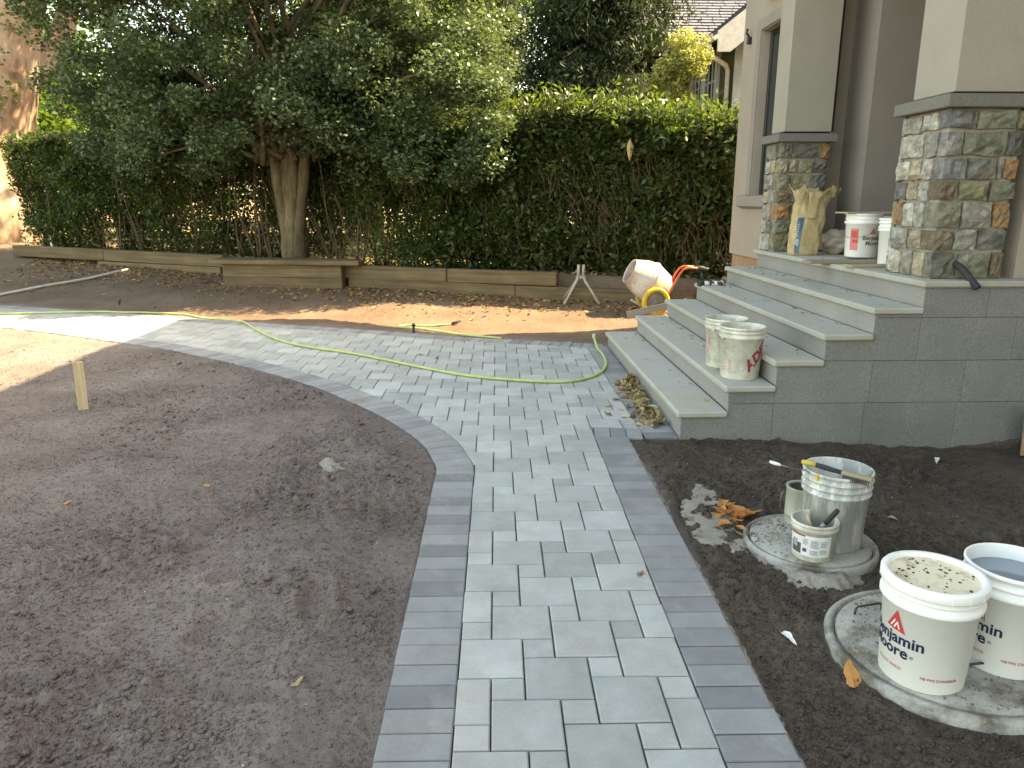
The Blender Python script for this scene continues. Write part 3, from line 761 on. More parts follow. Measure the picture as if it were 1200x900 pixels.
# unseen wedge added at the far end, shaped to cast the slanted shadow edge
b = MB(); poly = [(VF1-.01, 4.05), (VF1+1.7, 6.3), (VF1+1.7, 6.97), (VF1-.01, 6.97)]
b.add([(1.75, p[0], p[1]) for p in poly]+[(2.2, p[0], p[1]) for p in poly], [(0, 1, 2, 3), (7, 6, 5, 4), (0, 4, 5, 1), (1, 5, 6, 2), (2, 6, 7, 3), (3, 7, 4, 0)])
b.build('shadow_caster', M['stucco'], house)
VR = 4.75; b = MB(); b.add([(1.05, -10.6, 6.86), (10, -10.6, 6.86), (10, VR, 6.86), (1.05, VR, 6.86), (1.05, -10.6, 7.0), (10, -10.6, 7.0), (10, VR, 7.0), (1.05, VR, 7.0), (5.5, -8, 8.9), (5.5, 2, 8.9)],
    [(3, 2, 1, 0), (0, 1, 5, 4), (1, 2, 6, 5), (2, 3, 7, 6), (3, 0, 4, 7), (4, 5, 8), (5, 6, 9, 8), (6, 7, 9), (7, 4, 8, 9)])
b.box(1.055, 2.3, VR+.002, 6.15, 6.865, 6.995); b.build('roof', M['shingle'], house)  # last box: unseen slab added over the wedge to extend its shadow
win = MB()
win.bbox(UF+.09, UF+.13, 3.2, 3.245, 1.65, 3.35); win.bbox(UF+.09, UF+.13, 3.755, 3.80, 1.65, 3.35)
win.bbox(UF+.091, UF+.129, 3.245, 3.755, 1.65, 1.70); win.bbox(UF+.091, UF+.129, 3.245, 3.755, 3.30, 3.35)
wf = win.build('window', M['black'], house)
b = MB(); b.box(UF+.105, UF+.112, 3.24, 3.76, 1.69, 3.31); b.build('pane', M['glass'], wf)
b = MB(); b.bbox(UF-.018, UF+.0, 3.81, 3.93, 1.65, 3.47); b.bbox(UF-.0181, UF+.0, 3.185, 3.81, 3.36, 3.47); b.build('window_trim', M['stucco_grey'], house)
b = MB(); b.add([(UF-.07, 3.1, 1.53), (UF, 3.1, 1.50), (UF, 4.06, 1.50), (UF-.07, 4.06, 1.53), (UF-.07, 3.1, 1.64), (UF, 3.1, 1.649), (UF, 4.06, 1.649), (UF-.07, 4.06, 1.64)], [(3,2,1,0),(4,5,6,7),(0,1,5,4),(1,2,6,5),(2,3,7,6),(3,0,4,7)]); b.build('window_sill', M['stucco_grey'], house)
b = MB(); b.bbox(2.101, 2.124, 2.80, 2.90, 2.245, 4.299, .002); b.build('dark_strip', M['black'], house)  # narrow black strip along the column's right edge
b = MB(); b.bbox(UF-.05, UF-.001, 4.12, 4.16, 3.28, 3.36, .01); b.tube([(UF-.03, 4.14, 3.36), (UF-.06, 4.14, 3.40), (UF-.05, 4.14, 3.44)], .012, 6); b.build('wall_bracket', M['black'], house)
b = MB(); b.bbox(UF-.09, UF-.001, 3.25, 3.60, 3.62, 3.70, .01); b.build('head_trim', M['trim'], house)

# drain pipe stub out of the pillar
dp = MB(); pts = [hp(1.84, .16, 1.19), hp(1.85, .09, 1.16), hp(1.87, .015, 1.10), hp(1.895, -.035, 1.045)]
pp = resample(catmull([tuple(p) for p in pts], 8), .008)
dp.tube([tuple(p) for p in pp], [.021+.003*(i % 2) for i in range(len(pp))], 12, False)
e = pp[-1]; dp.tube([tuple(pp[-1]), tuple(pp[-4])], [.0205, .016], 12, True)
tag(dp.build('drain_pipe', M['rubber']), 'black corrugated drain pipe stub poking out of the stone pillar', 'pipe')

# ------------------------------------------------------------------ pixel -> place helpers (a pixel gives the direction, the surface gives the distance)
cP, sP = math.cos(PIT), math.sin(PIT)
def ray(px, py): u = (px-600)/F; v = (py-450)/F; return Vector((u, cP-v*sP, -(sP+v*cP)))
def at_z(px, py, z): r = ray(px, py); t = (z-CH)/r.z; return Vector((r.x*t, r.y*t, z))
def at_y(px, py, Y): r = ray(px, py); t = Y/r.y; return Vector((r.x*t, Y, CH+r.z*t))
def on_ground(px, py):
    r = ray(px, py); t = .8
    while t < 60:
        if CH+r.z*t <= gz(r.x*t, r.y*t): break
        t += .01
    return Vector((r.x*t, r.y*t, gz(r.x*t, r.y*t)))

# ------------------------------------------------------------------ wooden timbers of the retaining edge
def timber(parent, a, b, h=.19, wd=.19):
    a = Vector(a); b = Vector(b); L = (b-a).length; t = (b-a).normalized(); s = Vector((-t.y, t.x, 0)).normalized(); up = t.cross(s)
    Mx = Matrix(((t.x, s.x, up.x, a.x), (t.y, s.y, up.y, a.y), (t.z, s.z, up.z, a.z), (0, 0, 0, 1)))
    o = MB().bbox(0, L, 0, wd, 0, h, .012).build('timber', M['timber'], parent); o.matrix_world = Mx; return o
def tl_point(x, dz, dy=0.): y = float(tline(x)); return (x, y+dy, dz)
tw = tag(empty('timber_edging', (0, 0, 0)), 'low brown timber retaining edge running along the foot of the hedge', 'retaining wall')
zr = lambda x: float(Zb(x, float(tline(x))-.05))
timber(tw, tl_point(2.6, .13), tl_point(.1, .16)); timber(tw, tl_point(.09, .16), tl_point(-2.55, .22))
timber(tw, tl_point(.70, .353, .01), tl_point(-.95, .372, .01), .20); timber(tw, tl_point(-.96, .37, .01), tl_point(-2.62, .392, .01), .20)
timber(tw, tl_point(-4.95, .28), tl_point(-7.55, .31)); 
timber(tw, tl_point(-4.9, .472, .012), tl_point(-7.4, .51, .012), .20); timber(tw, tl_point(-7.41, .51, .012), tl_point(-9.46, .555, .012), .20)
bench = tag(empty('timber_bench', (0, 0, 0)), 'stepped out timber planter box with overhanging plank top below the tree', 'planter')
Yb = 11.86
timber(bench, (-2.64, Yb, .20), (-4.6, Yb+.25, .20), .20); timber(bench, (-2.645, Yb+.004, .402), (-4.6, Yb+.254, .402), .20)
timber(bench, (-2.44, Yb+.02, .21), (-2.37, Yb+.42, .21), .19); timber(bench, (-2.44, Yb+.02, .403), (-2.37, Yb+.42, .403), .19)
timber(bench, (-2.33, Yb-.06, .604), (-4.78, Yb+.26, .604), .075, .26); timber(bench, (-2.45, Yb+.2, .606), (-4.78, Yb+.53, .606), .075, .26)

# ------------------------------------------------------------------ buckets
def text_mesh(body, size, bold=.0, shear=0.):
    cu = bpy.data.curves.new('txt', 'FONT'); cu.body = body; cu.size = size; cu.offset = bold*size; cu.resolution_u = 3; cu.shear = shear
    o = bpy.data.objects.new('txt', cu); COL.objects.link(o); dg = bpy.context.evaluated_depsgraph_get(); dg.update()
    me = bpy.data.meshes.new_from_object(o.evaluated_get(dg)); P = [tuple(v.co[:2]) for v in me.vertices]; Fs = [tuple(p.vertices) for p in me.polygons]
    bpy.data.objects.remove(o); bpy.data.curves.remove(cu); bpy.data.meshes.remove(me); return P, Fs
class Cone:
    """outer wall of a bucket: radius by height"""
    def __init__(s, rb, rt, h): s.rb, s.rt, s.h = rb, rt, h
    def r(s, z): return s.rb+(s.rt-s.rb)*z/s.h
    def wrap(s, name, P, Fs, ang, z0, mat, parent, align='l', rot=0., lift=.0014):
        x0 = min(p[0] for p in P); x1 = max(p[0] for p in P); sh = {'l': x0, 'c': (x0+x1)/2, 'r': x1, 'n': 0.}[align]
        V = []; rm = s.r(z0+.02)
        for x, y in P:
            x -= sh; x, y = x*math.cos(rot)-y*math.sin(rot), x*math.sin(rot)+y*math.cos(rot)
            z = z0+y; a = ang+x/rm; r_ = s.r(z)+lift; V.append((r_*math.cos(a), r_*math.sin(a), z))
        b = MB(); b.add(V, Fs); return b.build(name, mat, parent)
    def rect(s, name, a0, a1, z0, z1, mat, parent, lift=.001, n=10):
        V = []; Fs = []
        for k in range(n+1):
            a = a0+(a1-a0)*k/n
            for z in (z0, z1): r_ = s.r(z)+lift; V.append((r_*math.cos(a), r_*math.sin(a), z))
            if k: i = 2*k; Fs.append((i-2, i, i+1, i-1))
        b = MB(); b.add(V, Fs); return b.build(name, mat, parent)
def bucket(label, loc, rt=.149, rb=.131, h=.37, mat=None, ribs=((.285, .012, .02), (.322, .007, .008)), lid=None, fill=None, fillz=None, bail=None, group=None, inner=None, tilt=None, name='bucket', cat='bucket', wall=.0035):
    o = tag(empty(name, loc), label, cat, group); c = Cone(rb, rt, h); k = h/.37
    if tilt: o.rotation_euler = tilt
    pr = [(0, .004), (rb-.012, .004), (rb-.009, 0), (rb-.004, 0), (c.r(.005), .005)]
    for z, d, t in ribs:
        z *= k; pr += [(c.r(z-.002), z-.002), (c.r(z)+d*.8, z), (c.r(z)+d, z+.003), (c.r(z)+d, z+t-.003), (c.r(z)+d*.6, z+t), (c.r(z+t+.001), z+t+.002)]
    pr += [(c.r(h-.016), h-.016), (rt+.004, h-.015), (rt+.0055, h-.010), (rt+.0055, h-.003), (rt+.003, h), (rt-wall+.001, h), (rt-wall, h-.003)]
    b = MB(); b.lathe(pr, 56)
    ip = [(rt-wall, h-.003), (c.r(.012)-wall, .012), (0, .010)]
    b.lathe(ip, 56); b.build('body', mat, o)
    if lid == 'dirty':
        b = MB(); b.lathe([(rt+.006, h-.028), (rt+.011, h-.028), (rt+.0125, h-.024), (rt+.0125, h+.001), (rt+.009, h+.006), (rt-.003, h+.007), (rt-.010, h+.004), (rt-.014, h-.006)], 56)
        for q in range(18):
            a = 2*math.pi*q/18; r_ = rt+.0128; b.box(-.0008, .0008, -.0012, .0012, h-.027, h-.004, Matrix.Translation((r_*math.cos(a), r_*math.sin(a), 0)) @ Matrix.Rotation(a, 4, 'Z'))
        lo = b.build('lid', mat, o)
        b = MB(); b.lathe([(rt-.0135, h-.006), (rt-.02, h-.0085), (rt*.6, h-.007), (rt*.2, h-.008), (0, h-.0078)], 48); b.build('lid_panel', M['lidtop'], lo)
        V = MB()
        for q in range(46):
            a = random.uniform(0, 6.28); d = (rt-.025)*math.sqrt(random.random()); s_ = random.uniform(.001, .0035)
            V.box(-s_, s_, -s_*1.4, s_*1.4, -.0005, s_*.9, Matrix.Translation((d*math.cos(a), d*math.sin(a), h-.0075)) @ Matrix.Rotation(a*3, 4, 'Z'))
        tag(V.build('grit', M['rebar'], lo), kind='stuff')
    if fill:
        r_ = c.r(fillz)-wall-.0005; b = MB(); b.lathe([(r_, fillz), (r_*.6, fillz-.0005), (0, fillz)], 48); b.build('contents', fill, o)
    if bail:
        a0, drop = bail; zz = h*.80; r_ = c.r(zz)+.013
        pts = []
        for q in range(25):
            t = math.pi*q/24; x = r_*math.cos(t); y = r_*math.sin(t)*math.cos(drop); z = zz+r_*math.sin(t)*math.sin(drop)
            y2 = max(y, 0)+0
            pts.append((x*math.cos(a0)-y*math.sin(a0), x*math.sin(a0)+y*math.cos(a0), z))
        # keep the wire outside the wall
        q2 = []
        for x, y, z in pts:
            rr = math.hypot(x, y); need = c.r(max(0, min(z, h)))+.014
            if rr < need: x, y = x*need/max(rr, 1e-6), y*need/max(rr, 1e-6)
            q2.append((x, y, z))
        MB().tube(q2, .0017, 6).build('handle', M['wire'], o)
        for sg in (0, math.pi):
            b = MB(); Mx = Matrix.Rotation(a0+sg, 4, 'Z'); b.bbox(c.r(zz)-.001, c.r(zz)+.017, -.011, .011, zz-.012, zz+.012, .004, Mx); b.build('handle_lug', mat, o)
    return o, c
def tri_grid(T, n=10):
    P = []; ix = {}; Fs = []
    for i in range(n+1):
        for j in range(n+1-i):
            ix[i, j] = len(P); a, b = i/n, j/n; P.append(tuple(T[0][k]*(1-a-b)+T[1][k]*a+T[2][k]*b for k in (0, 1)))
    for i in range(n):
        for j in range(n-i):
            Fs.append((ix[i, j], ix[i+1, j], ix[i, j+1]))
            if i+j < n-1: Fs.append((ix[i+1, j], ix[i+1, j+1], ix[i, j+1]))
    return P, Fs
def facing(x, y): return math.atan2(-y, -x)
def brand(o, c, ang, k=1., tri=True, col=M['navy'], red=M['red']):
    P, Fs = text_mesh('Benjamin', .056*k, .024); c.wrap('lettering', P, Fs, ang, .150*k, col, o, 'r')
    P, Fs = text_mesh('Moore', .056*k, .024); w_ = max(p[0] for p in P)
    c.wrap('lettering', P, Fs, ang-.044/c.r(.1)*k, .105*k, col, o, 'r')
    P, Fs = text_mesh('®', .016*k, .0); c.wrap('lettering', P, Fs, ang-.038/c.r(.1), .112*k, col, o, 'l')
    if tri:
        a_t = ang-.098/c.r(.2)*k
        T = [(-.034, 0), (.038, -.007), (.004, .068)]
        c.wrap('emblem', *tri_grid([(x*k, y*k) for x, y in T]), a_t, .198*k, red, o, 'n')
        W_ = [(-.017, .004), (-.009, .003), (.000, .022), (.003, .027), (-.001, .034)]
        W2 = [(-.002, .003), (.006, .002), (.0115, .018), (.0155, .026), (.011, .033)]
        W3 = [(.013, .001), (.022, 0), (.0065, .044), (.003, .044)]
        for q in ([(-.019, .006), (-.013, .0055), (.001, .030), (-.001, .036)], [(-.005, .005), (.001, .0045), (.0075, .020), (.005, .025)], [(.014, .0035), (.019, .003), (.0095, .030), (.006, .027)]):
            c.wrap('emblem_stroke', [(x*k, y*k) for x, y in q], [(0, 1, 2, 3)], a_t, .198*k, M['labelw'], o, 'n', lift=.0022)
ZL1 = LIDS[0][3]; ZL2 = LIDS[1][3]
p = at_z(1078, 787, ZL1+.001)
o, c = bucket('white paint bucket with dirty closed lid standing on the round concrete cover', p, lid='dirty', mat=M['white'], group='white paint buckets')
f = facing(p.x, p.y); brand(o, c, f+.02)
P, Fs = text_mesh('NE PAS CONGELER', .0135, .02); c.wrap('lettering', P, Fs, f+.02, .052, M['red'], o, 'l')
P, Fs = text_mesh('DO NOT FREEZE', .0135, .02); c.wrap('lettering', P, Fs, f-.42, .058, M['redfade'], o, 'r')
for sg in (0,):
    b = MB(); a_ = f+1.25; r_ = c.r(.285)+.011; b.tube([(r_*math.cos(a_+.05*q), r_*math.sin(a_+.05*q), .30-.012*q) for q in range(5)], .0016, 6); b.build('handle', M['wire'], o)
p = at_z(1171, 771, ZL1+.001)
o, c = bucket('open white paint bucket full of grey water on the round concrete cover', p, mat=M['white'], fill=M['water'], fillz=.318, group='white paint buckets')
f = facing(p.x, p.y); brand(o, c, f-.02)
P, Fs = text_mesh('NE PAS CONGELER', .0135, .02); c.wrap('lettering', P, Fs, f+.05, .060, M['red'], o, 'l')
P, Fs = text_mesh('DO NOT FREEZE', .0135, .02); c.wrap('lettering', P, Fs, f-.35, .066, M['redfade'], o, 'r')

# ------------------------------------------------------------------ round concrete covers
def cover(label, lx, ly, lr, lz, inner, handles):
    o = tag(empty('concrete_cover', (lx, ly, 0)), label, 'cover', 'round concrete covers'); b = MB()
    b.lathe([(lr+.006, -.09), (lr+.002, -.02), (lr-.001, lz-.014), (lr-.010, lz-.004), (inner+.012, lz-.004), (inner+.010, lz-.024), (inner+.002, lz-.026)], 72); b.build('ring', M['concrete'], o)
    b = MB(); b.lathe([(inner, -.03), (inner-.001, lz-.008), (inner-.010, lz), (inner*.66, lz+.0006), (inner*.33, lz-.0004), (0, lz)], 72); lo = b.build('lid', M['concrete'], o)
    for hx, hy, ha in handles:
        Mx = Matrix.Translation((hx, hy, 0)) @ Matrix.Rotation(ha, 4, 'Z')
        pts = [(-.062, 0, lz-.01), (-.06, 0, lz+.022), (-.05, 0, lz+.032), (.05, 0, lz+.032), (.06, 0, lz+.022), (.062, 0, lz-.01)]
        MB().tube([Mx @ Vector(q) for q in pts], .0045, 8).build('lifting_handle', M['rebar'], lo)
    return o
h1 = at_z(1018, 712, ZL1+.02); h2 = at_z(1138, 782, ZL1+.02); L1 = LIDS[0]
cover('round concrete cover with wire handles under the two paint buckets', L1[0], L1[1], L1[2], L1[3], .375, [(h1.x-L1[0], h1.y-L1[1], .25), (h2.x-L1[0], h2.y-L1[1], .15)])
L2 = LIDS[1]
cover('round concrete cover splashed with cement under the tub, tin and grey bucket', L2[0], L2[1], L2[2], L2[3], .275, [])

# tools and tubs on the second cover
p = at_z(973, 634, ZL2+.001); pg = p
o, c = bucket('grey bucket coated in dried white cement with tools laid across its rim', p, mat=M['greyb'], ribs=((.262, .009, .010), (.294, .009, .010), (.326, .009, .010)), fill=M['spill'], fillz=.10, tilt=(0, 0, .3), group='work buckets')
ptub = at_z(951, 650, ZL2+.001)
o, c = bucket('small white plaster tub with printed label and a brush inside', ptub, rt=.098, rb=.086, h=.178, mat=M['whited'], ribs=((.30, .006, .02),), fill=M['spill'], fillz=.06, name='plaster_tub', cat='tub')
f = facing(ptub.x, ptub.y)
lab = c.rect('label', f-1.25, f+.9, .028, .128, M['labelw'], o)
c.rect('label_band', f-1.25, f-.35, .121, .128, M['maroon'], o, .0016)
c.rect('label_picture', f-1.15, f-.55, .034, .085, M['darkp'], o, .0016); c.rect('label_picture', f-1.05, f-.75, .062, .100, M['greyp'], o, .0020)
c.rect('label_symbol', f-.46, f-.26, .048, .066, M['darkp'], o, .0016)
for a0, a1, z0, z1 in ((-.45, -.2, .085, .118), (-.08, .30, .074, .112), (.36, .66, .080, .112), (-.1, .30, .040, .066), (.36, .70, .046, .070)):
    n = int((z1-z0)/.0075)
    for q in range(n): c.rect('label_print', f+a0, f+a1-random.uniform(0, .06), z0+q*.0075, z0+q*.0075+.0042, M['greyp'], o, .0016, 4)
ptin = at_z(938, 611, ZL2+.001)
if True:
    o = tag(empty('paint_tin', ptin), 'round metal paint tin with wire handle tucked behind the plaster tub', 'tin'); b = MB()
    b.lathe([(0, .002), (.078, .002), (.080, 0), (.083, .002), (.081, .006), (.081, .045), (.0825, .047), (.081, .049), (.081, .182), (.084, .186), (.084, .190), (.081, .192), (.070, .190), (.068, .180), (.0785, .176), (.0785, .02), (0, .018)], 40); b.build('body', M['tin'], o)
    c = Cone(.081, .081, .19); b = MB(); f = facing(ptin.x, ptin.y)
    b.tube([(.086*math.cos(f-1.5), .086*math.sin(f-1.5), .15), (.098*math.cos(f-1.5), .098*math.sin(f-1.5), .145), (.105*math.cos(f-1.48), .105*math.sin(f-1.48), .11), (.104*math.cos(f-1.45), .104*math.sin(f-1.45), .07), (.09*math.cos(f-1.3), .09*math.sin(f-1.3), .045)], .0018, 6); b.build('handle', M['wire'], o)
# wire brush across the rim
zr_ = ZL2+.001+.37+.013
A = at_z(940, 541, zr_+.025); B = at_z(980, 548, zr_+.012); C_ = at_z(1017, 561, zr_+.004)
t = (C_-A).normalized(); s = t.cross(Vector((0, 0, 1))).normalized(); up = s.cross(t)
Mx = Matrix(((t.x, s.x, up.x, A.x), (t.y, s.y, up.y, A.y), (t.z, s.z, up.z, A.z), (0, 0, 0, 1))); Lb = (C_-A).length
o = tag(empty('wire_brush', A), 'wire brush with yellow and black handle lying across the grey bucket rim', 'brush')
o.matrix_world = Mx
MB().tube([(-.002, 0, 0), (.004, 0, 0), (.03, 0, .002), (.06, 0, .002)], [.008, .011, .011, .010], 10).build('handle_tip', M['handy'], o)
MB().tube([(.061, 0, .002), (.10, 0, 0), (.14, 0, -.002), (.175, 0, -.002)], [.011, .012, .011, .009], 10).build('grip', M['rubber'], o)
MB().bbox(.172, Lb+.02, -.014, .014, -.008, .008, .004).build('head', M['board'], o)
b = MB()
for i in range(16):
    for j in range(3):
        x = .182+(Lb-.175)*i/15; b.box(x-.0015, x+.0015, -.009+.009*j-.0012, -.009+.009*j+.0012, -.034, -.007)
tag(b.build('bristles', M['rebar'], o), kind='stuff')
# roller frame
A = at_z(902, 541, zr_+.05); B = at_z(915, 545, zr_+.043); C_ = at_z(944, 551, zr_+.004); D_ = at_z(951, 556, zr_-.05)
o = tag(empty('paint_roller', (0, 0, 0)), 'thin wire roller frame with white grip sticking out of the grey bucket', 'roller')
MB().tube([A, A+(B-A)*.5, B], [.007, .0085, .006], 8).build('grip', M['labelw'], o)
MB().tube([B, B+(C_-B)*.5+Vector((0, 0, -.004)), C_, D_, at_z(955, 575, .2)], .003, 6).build('wire', M['wire'], o)
# sticks and a scraper standing in the grey bucket
for i, (px, py, zz, m_, lab_) in enumerate(((957, 556, .40, 'handy', 'stirring stick standing inside the grey bucket'), (1022, 552, .43, 'board', 'pale wooden stick poking over the far rim of the grey bucket'))):
    T = at_z(px, py, zz); bt = Vector((pg.x+(-.05 if i == 0 else .06), pg.y+.02, ZL2+.09)); d = (T-bt)
    b = MB(); b.tube([bt, bt+d*.5, T], [.008, .008, .007], 6); tag(b.build('stirring_stick', M[m_]), lab_, 'stick')
# brush in the tub
T = at_z(982, 598, ZL2+.25); bt = Vector((ptub.x-.02, ptub.y, ZL2+.07)); d = T-bt; o = tag(empty('paint_brush', (0, 0, 0)), 'stiff paint brush with dark handle leaning in the plaster tub', 'brush')
MB().tube([bt+d*.58, bt+d*.7, bt+d*.9, T], [.010, .011, .012, .010], 8).build('handle', M['rubber'], o)
MB().tube([bt+d*.35, bt+d*.58], [.016, .013], 8).build('ferrule', M['wire'], o)
MB().tube([bt, bt+d*.35], [.020, .016], 8).build('bristles', M['paper'], o)
T = at_z(946, 603, ZL2+.20); bt = Vector((ptub.x+.0, ptub.y-.03, ZL2+.06)); b = MB(); d = T-bt
b.tube([bt, bt+d*.6, T], [.009, .008, .008], 6); tag(b.build('stirring_stick', M['stakewood']), 'short brown stick standing inside the plaster tub', 'stick')

# dried cement splashes around the second cover
def splash(label, outline, h, mat, name='cement_splash', cat='cement', z=None):
    P = [on_ground(*q) for q in outline]; P2 = np.array([(q.x, q.y) for q in P]); st = .009
    gx = np.arange(P2[:, 0].min()-.08, P2[:, 0].max()+.08, st); gy = np.arange(P2[:, 1].min()-.08, P2[:, 1].max()+.08, st); SX, SY = np.meshgrid(gx, gy)
    sd_ = dist_poly(P2, SX, SY)*np.where(inside(P2, SX, SY), 1, -1)+fbm(SX, SY, 12, 5, 55, .6)*.13-.004
    hz = np.clip(sd_*.5, -.014, h)+fbm(SX, SY, 24, 4, 9, .6)*(.004 if h < .02 else .010); m_ = len(gx); ZG = np.array([gz(x, y) for x, y in zip(SX.ravel(), SY.ravel())]).reshape(SX.shape); K = 7
    for _ in range(3):
        Zp_ = np.pad(ZG, K, 'edge'); ZG = sum(np.roll(Zp_, k_, 0) for k_ in range(-K, K+1))/(2*K+1); ZG = (sum(np.roll(ZG, k_, 1) for k_ in range(-K, K+1))/(2*K+1))[K:-K, K:-K]
    V = [(x, y, zg_+hh) for x, y, zg_, hh in zip(SX.ravel(), SY.ravel(), ZG.ravel(), hz.ravel())]; Fs = []
    ok = sd_ > -.028
    for r_ in range(len(gy)-1):
        for k in range(m_-1):
            if ok[r_, k] and ok[r_+1, k] and ok[r_, k+1] and ok[r_+1, k+1]: Fs.append((r_*m_+k, r_*m_+k+1, (r_+1)*m_+k+1, (r_+1)*m_+k))
    used = sorted({i_ for f_ in Fs for i_ in f_}); ix = {a_: b_ for b_, a_ in enumerate(used)}
    b = MB(); b.add([V[a_] for a_ in used], [tuple(ix[i_] for i_ in f_) for f_ in Fs], True); return tag(b.build(name, mat), label, cat)
splash('pale dried cement splash spread on the soil beside the paver border', [(818, 567), (838, 578), (860, 597), (862, 612), (868, 626), (878, 642), (866, 652), (845, 644), (816, 634), (800, 614), (795, 592), (806, 588)], .007, M['spill'])
splash('flat lumpy cement splash in front of the plaster tub', [(885, 650), (905, 660), (930, 668), (962, 672), (990, 668), (1010, 668), (1006, 684), (986, 694), (952, 688), (918, 674), (893, 662)], .032, M['spill'])
splash('chalky white concrete lump lying in the left soil bed', [(368, 542), (383, 536), (400, 542), (404, 550), (388, 556), (370, 553)], .030, M['spill'], 'concrete_lump', 'concrete')

# ------------------------------------------------------------------ buckets on the steps
zs = Z0+RISE+.0005
pa = hp(.515, .20, zs); pa = at_z(866, 441, zs); pb = at_z(848, 428, zs)
o, c = bucket('scuffed white bucket with slanted maroon lettering at the end of the second step', pa, mat=M['whited'], rt=.150, rb=.128, h=.36, ribs=((.295, .010, .012), (.33, .008, .008)), group='buckets on the steps', bail=(facing(pa.x, pa.y)+2.2, -.75))
f = facing(pa.x, pa.y)
P, Fs = text_mesh('ADEX', .098, .05, .3); c.wrap('lettering', P, Fs, f+.42, .055, M['maroon'], o, 'l', rot=.80)
for q in range(9): c.rect('print_line', f-1.05+random.uniform(0, .05), f-.75-random.uniform(0, .12), .06+q*.022, .065+q*.022, M['greyp'], o, .0012, 3)
for q in range(5): c.rect('print_line', f-.62, f-.40-random.uniform(0, .1), .075+q*.014, .081+q*.014, M['redfade'], o, .0012, 3)
o, c = bucket('scuffed white bucket with a red letter standing behind the lettered one on the step', pb, mat=M['whited'], rt=.150, rb=.128, h=.36, ribs=((.295, .010, .012), (.33, .008, .008)), group='buckets on the steps', bail=(facing(pb.x, pb.y)-.6, -.9))
f = facing(pb.x, pb.y)
P, Fs = text_mesh('T', .085, .03, .2); c.wrap('lettering', P, Fs, f-1.12, .19, M['redfade'], o, 'l', rot=.1)
c.wrap('lettering', [(0, 0), (.018, .0), (.05, .09), (.032, .09)], [(0, 1, 2, 3)], f-1.25, .10, M['redfade'], o, 'l')
for q in range(6): c.rect('print_line', f-1.2+random.uniform(0, .05), f-.75-random.uniform(0, .15), .03+q*.012, .036+q*.012, M['greyp'], o, .0012, 3)

# ------------------------------------------------------------------ things on the porch
zp = ZP+.0008
boards = []
for i, (px, py, L_, a_, lab_) in enumerate(((1000, 308, .95, .05, 'pale wooden board lying on the porch under the paint bucket'), (1024, 313, .72, .02, 'narrow orange edged board lying at the porch edge beside the stone pillar'))):
    q = at_z(px, py, zp); b = MB(); b.bbox(-.40 if i == 0 else -.22, L_*.5, -.07, .10 if i == 0 else .05, 0, .022, .003)
    bo = b.build('wooden_board', M['board']); bo.location = q; bo.rotation_euler = (0, 0, HYAW+a_); tag(bo, lab_, 'board'); boards.append(bo)
pq = at_z(1008, 300.5, zp+.023)
o, c = bucket('white paint bucket with faded red panel and a board on top, on the porch', pq, mat=M['white'], group='buckets on the porch', bail=(facing(pq.x, pq.y)-2.2, -.95))
f = facing(pq.x, pq.y)
c.rect('faded_panel', f-.75, f-.22, .06, .245, M['redfade'], o); c.rect('panel_print', f-.68, f-.3, .17, .225, M['red'], o, .0016); c.rect('panel_print', f-.6, f-.25, .125, .15, M['red'], o, .0016)
P, Fs = text_mesh('Benjamin', .050, .022); c.wrap('lettering', P, Fs, f+.02, .150, M['darkp'], o, 'l')
P, Fs = text_mesh('Moore', .050, .022); c.wrap('lettering', P, Fs, f+.22, .105, M['darkp'], o, 'l')
c.wrap('emblem', *tri_grid([(-.026, 0), (.032, -.003), (.006, .055)]), f+.60, .20, M['redfade'], o, 'c')
b = MB(); b.bbox(-.23, .33, -.10, .12, 0, .012, .002); bo = b.build('scrap_board', M['stakewood']); bo.location = pq+Vector((.02, 0, .3712)); bo.rotation_euler = (0, 0, .06); tag(bo, 'thin scrap board laid over the porch paint bucket', 'board')
q = hp(2.52, 2.16, zp)
q = pq+Vector((.26, .22, -.023))
o, c = bucket('grey bucket with dark label hidden behind the porch paint bucket', q, mat=M['whited'], rt=.145, rb=.128, h=.36, group='buckets on the porch')
f = facing(q.x, q.y); c.rect('label', f-.2, f+.9, .17, .215, M['darkp'], o)
q = at_z(1049, 311, zp)
o, c = bucket('bluish white bucket half hidden behind the stone pillar', q, mat=M['white'], group='buckets on the porch', ribs=((.27, .010, .010), (.30, .008, .008), (.33, .008, .008)), bail=(facing(q.x, q.y)+1.2, -.7))

# torn paper bag
q = at_z(941, 298.5, zp); bag = tag(empty('paper_bag', q, HYAW+.08), 'torn brown paper cement bag with a blue stripe leaning on the pillar', 'bag')
def bag_pt(a, t, off=0.):
    rx = .130+.015*math.sin(t*2.2)+.005*math.sin(3*a+5*t); ry = .095+.025*math.sin(t*math.pi)-.035*t
    if t > .82: k = (t-.82)/.18; rx += .05*k; ry += .03*k
    ca, sa = math.cos(a), math.sin(a); e = .62
    x = rx*math.copysign(abs(ca)**e, ca); y = ry*math.copysign(abs(sa)**e, sa)
    n = .005*math.sin(7*a+13*t)+.005*math.sin(17*t+3*a)+.003*math.sin(11*a-9*t)
    s = 1+(n+off)/.11
    return Vector((x*s+.06*t*t+.015*t, y*s+.05*t, t*.60))
NA, NT = 48, 22; V = []; Fs = []; rag = [1+.07*math.sin(a*5)+random.uniform(-.05, .05) for a in np.linspace(0, 6.28, NA)]
for i in range(NT+1):
    for k in range(NA):
        t = i/NT; a = 2*math.pi*k/NA; tt = t*(rag[k] if t > .9 else 1); V.append(bag_pt(a, tt) if i else bag_pt(a, 0))
    if i:
        for k in range(NA): k2 = (k+1) % NA; Fs.append(((i-1)*NA+k, (i-1)*NA+k2, i*NA+k2, i*NA+k))
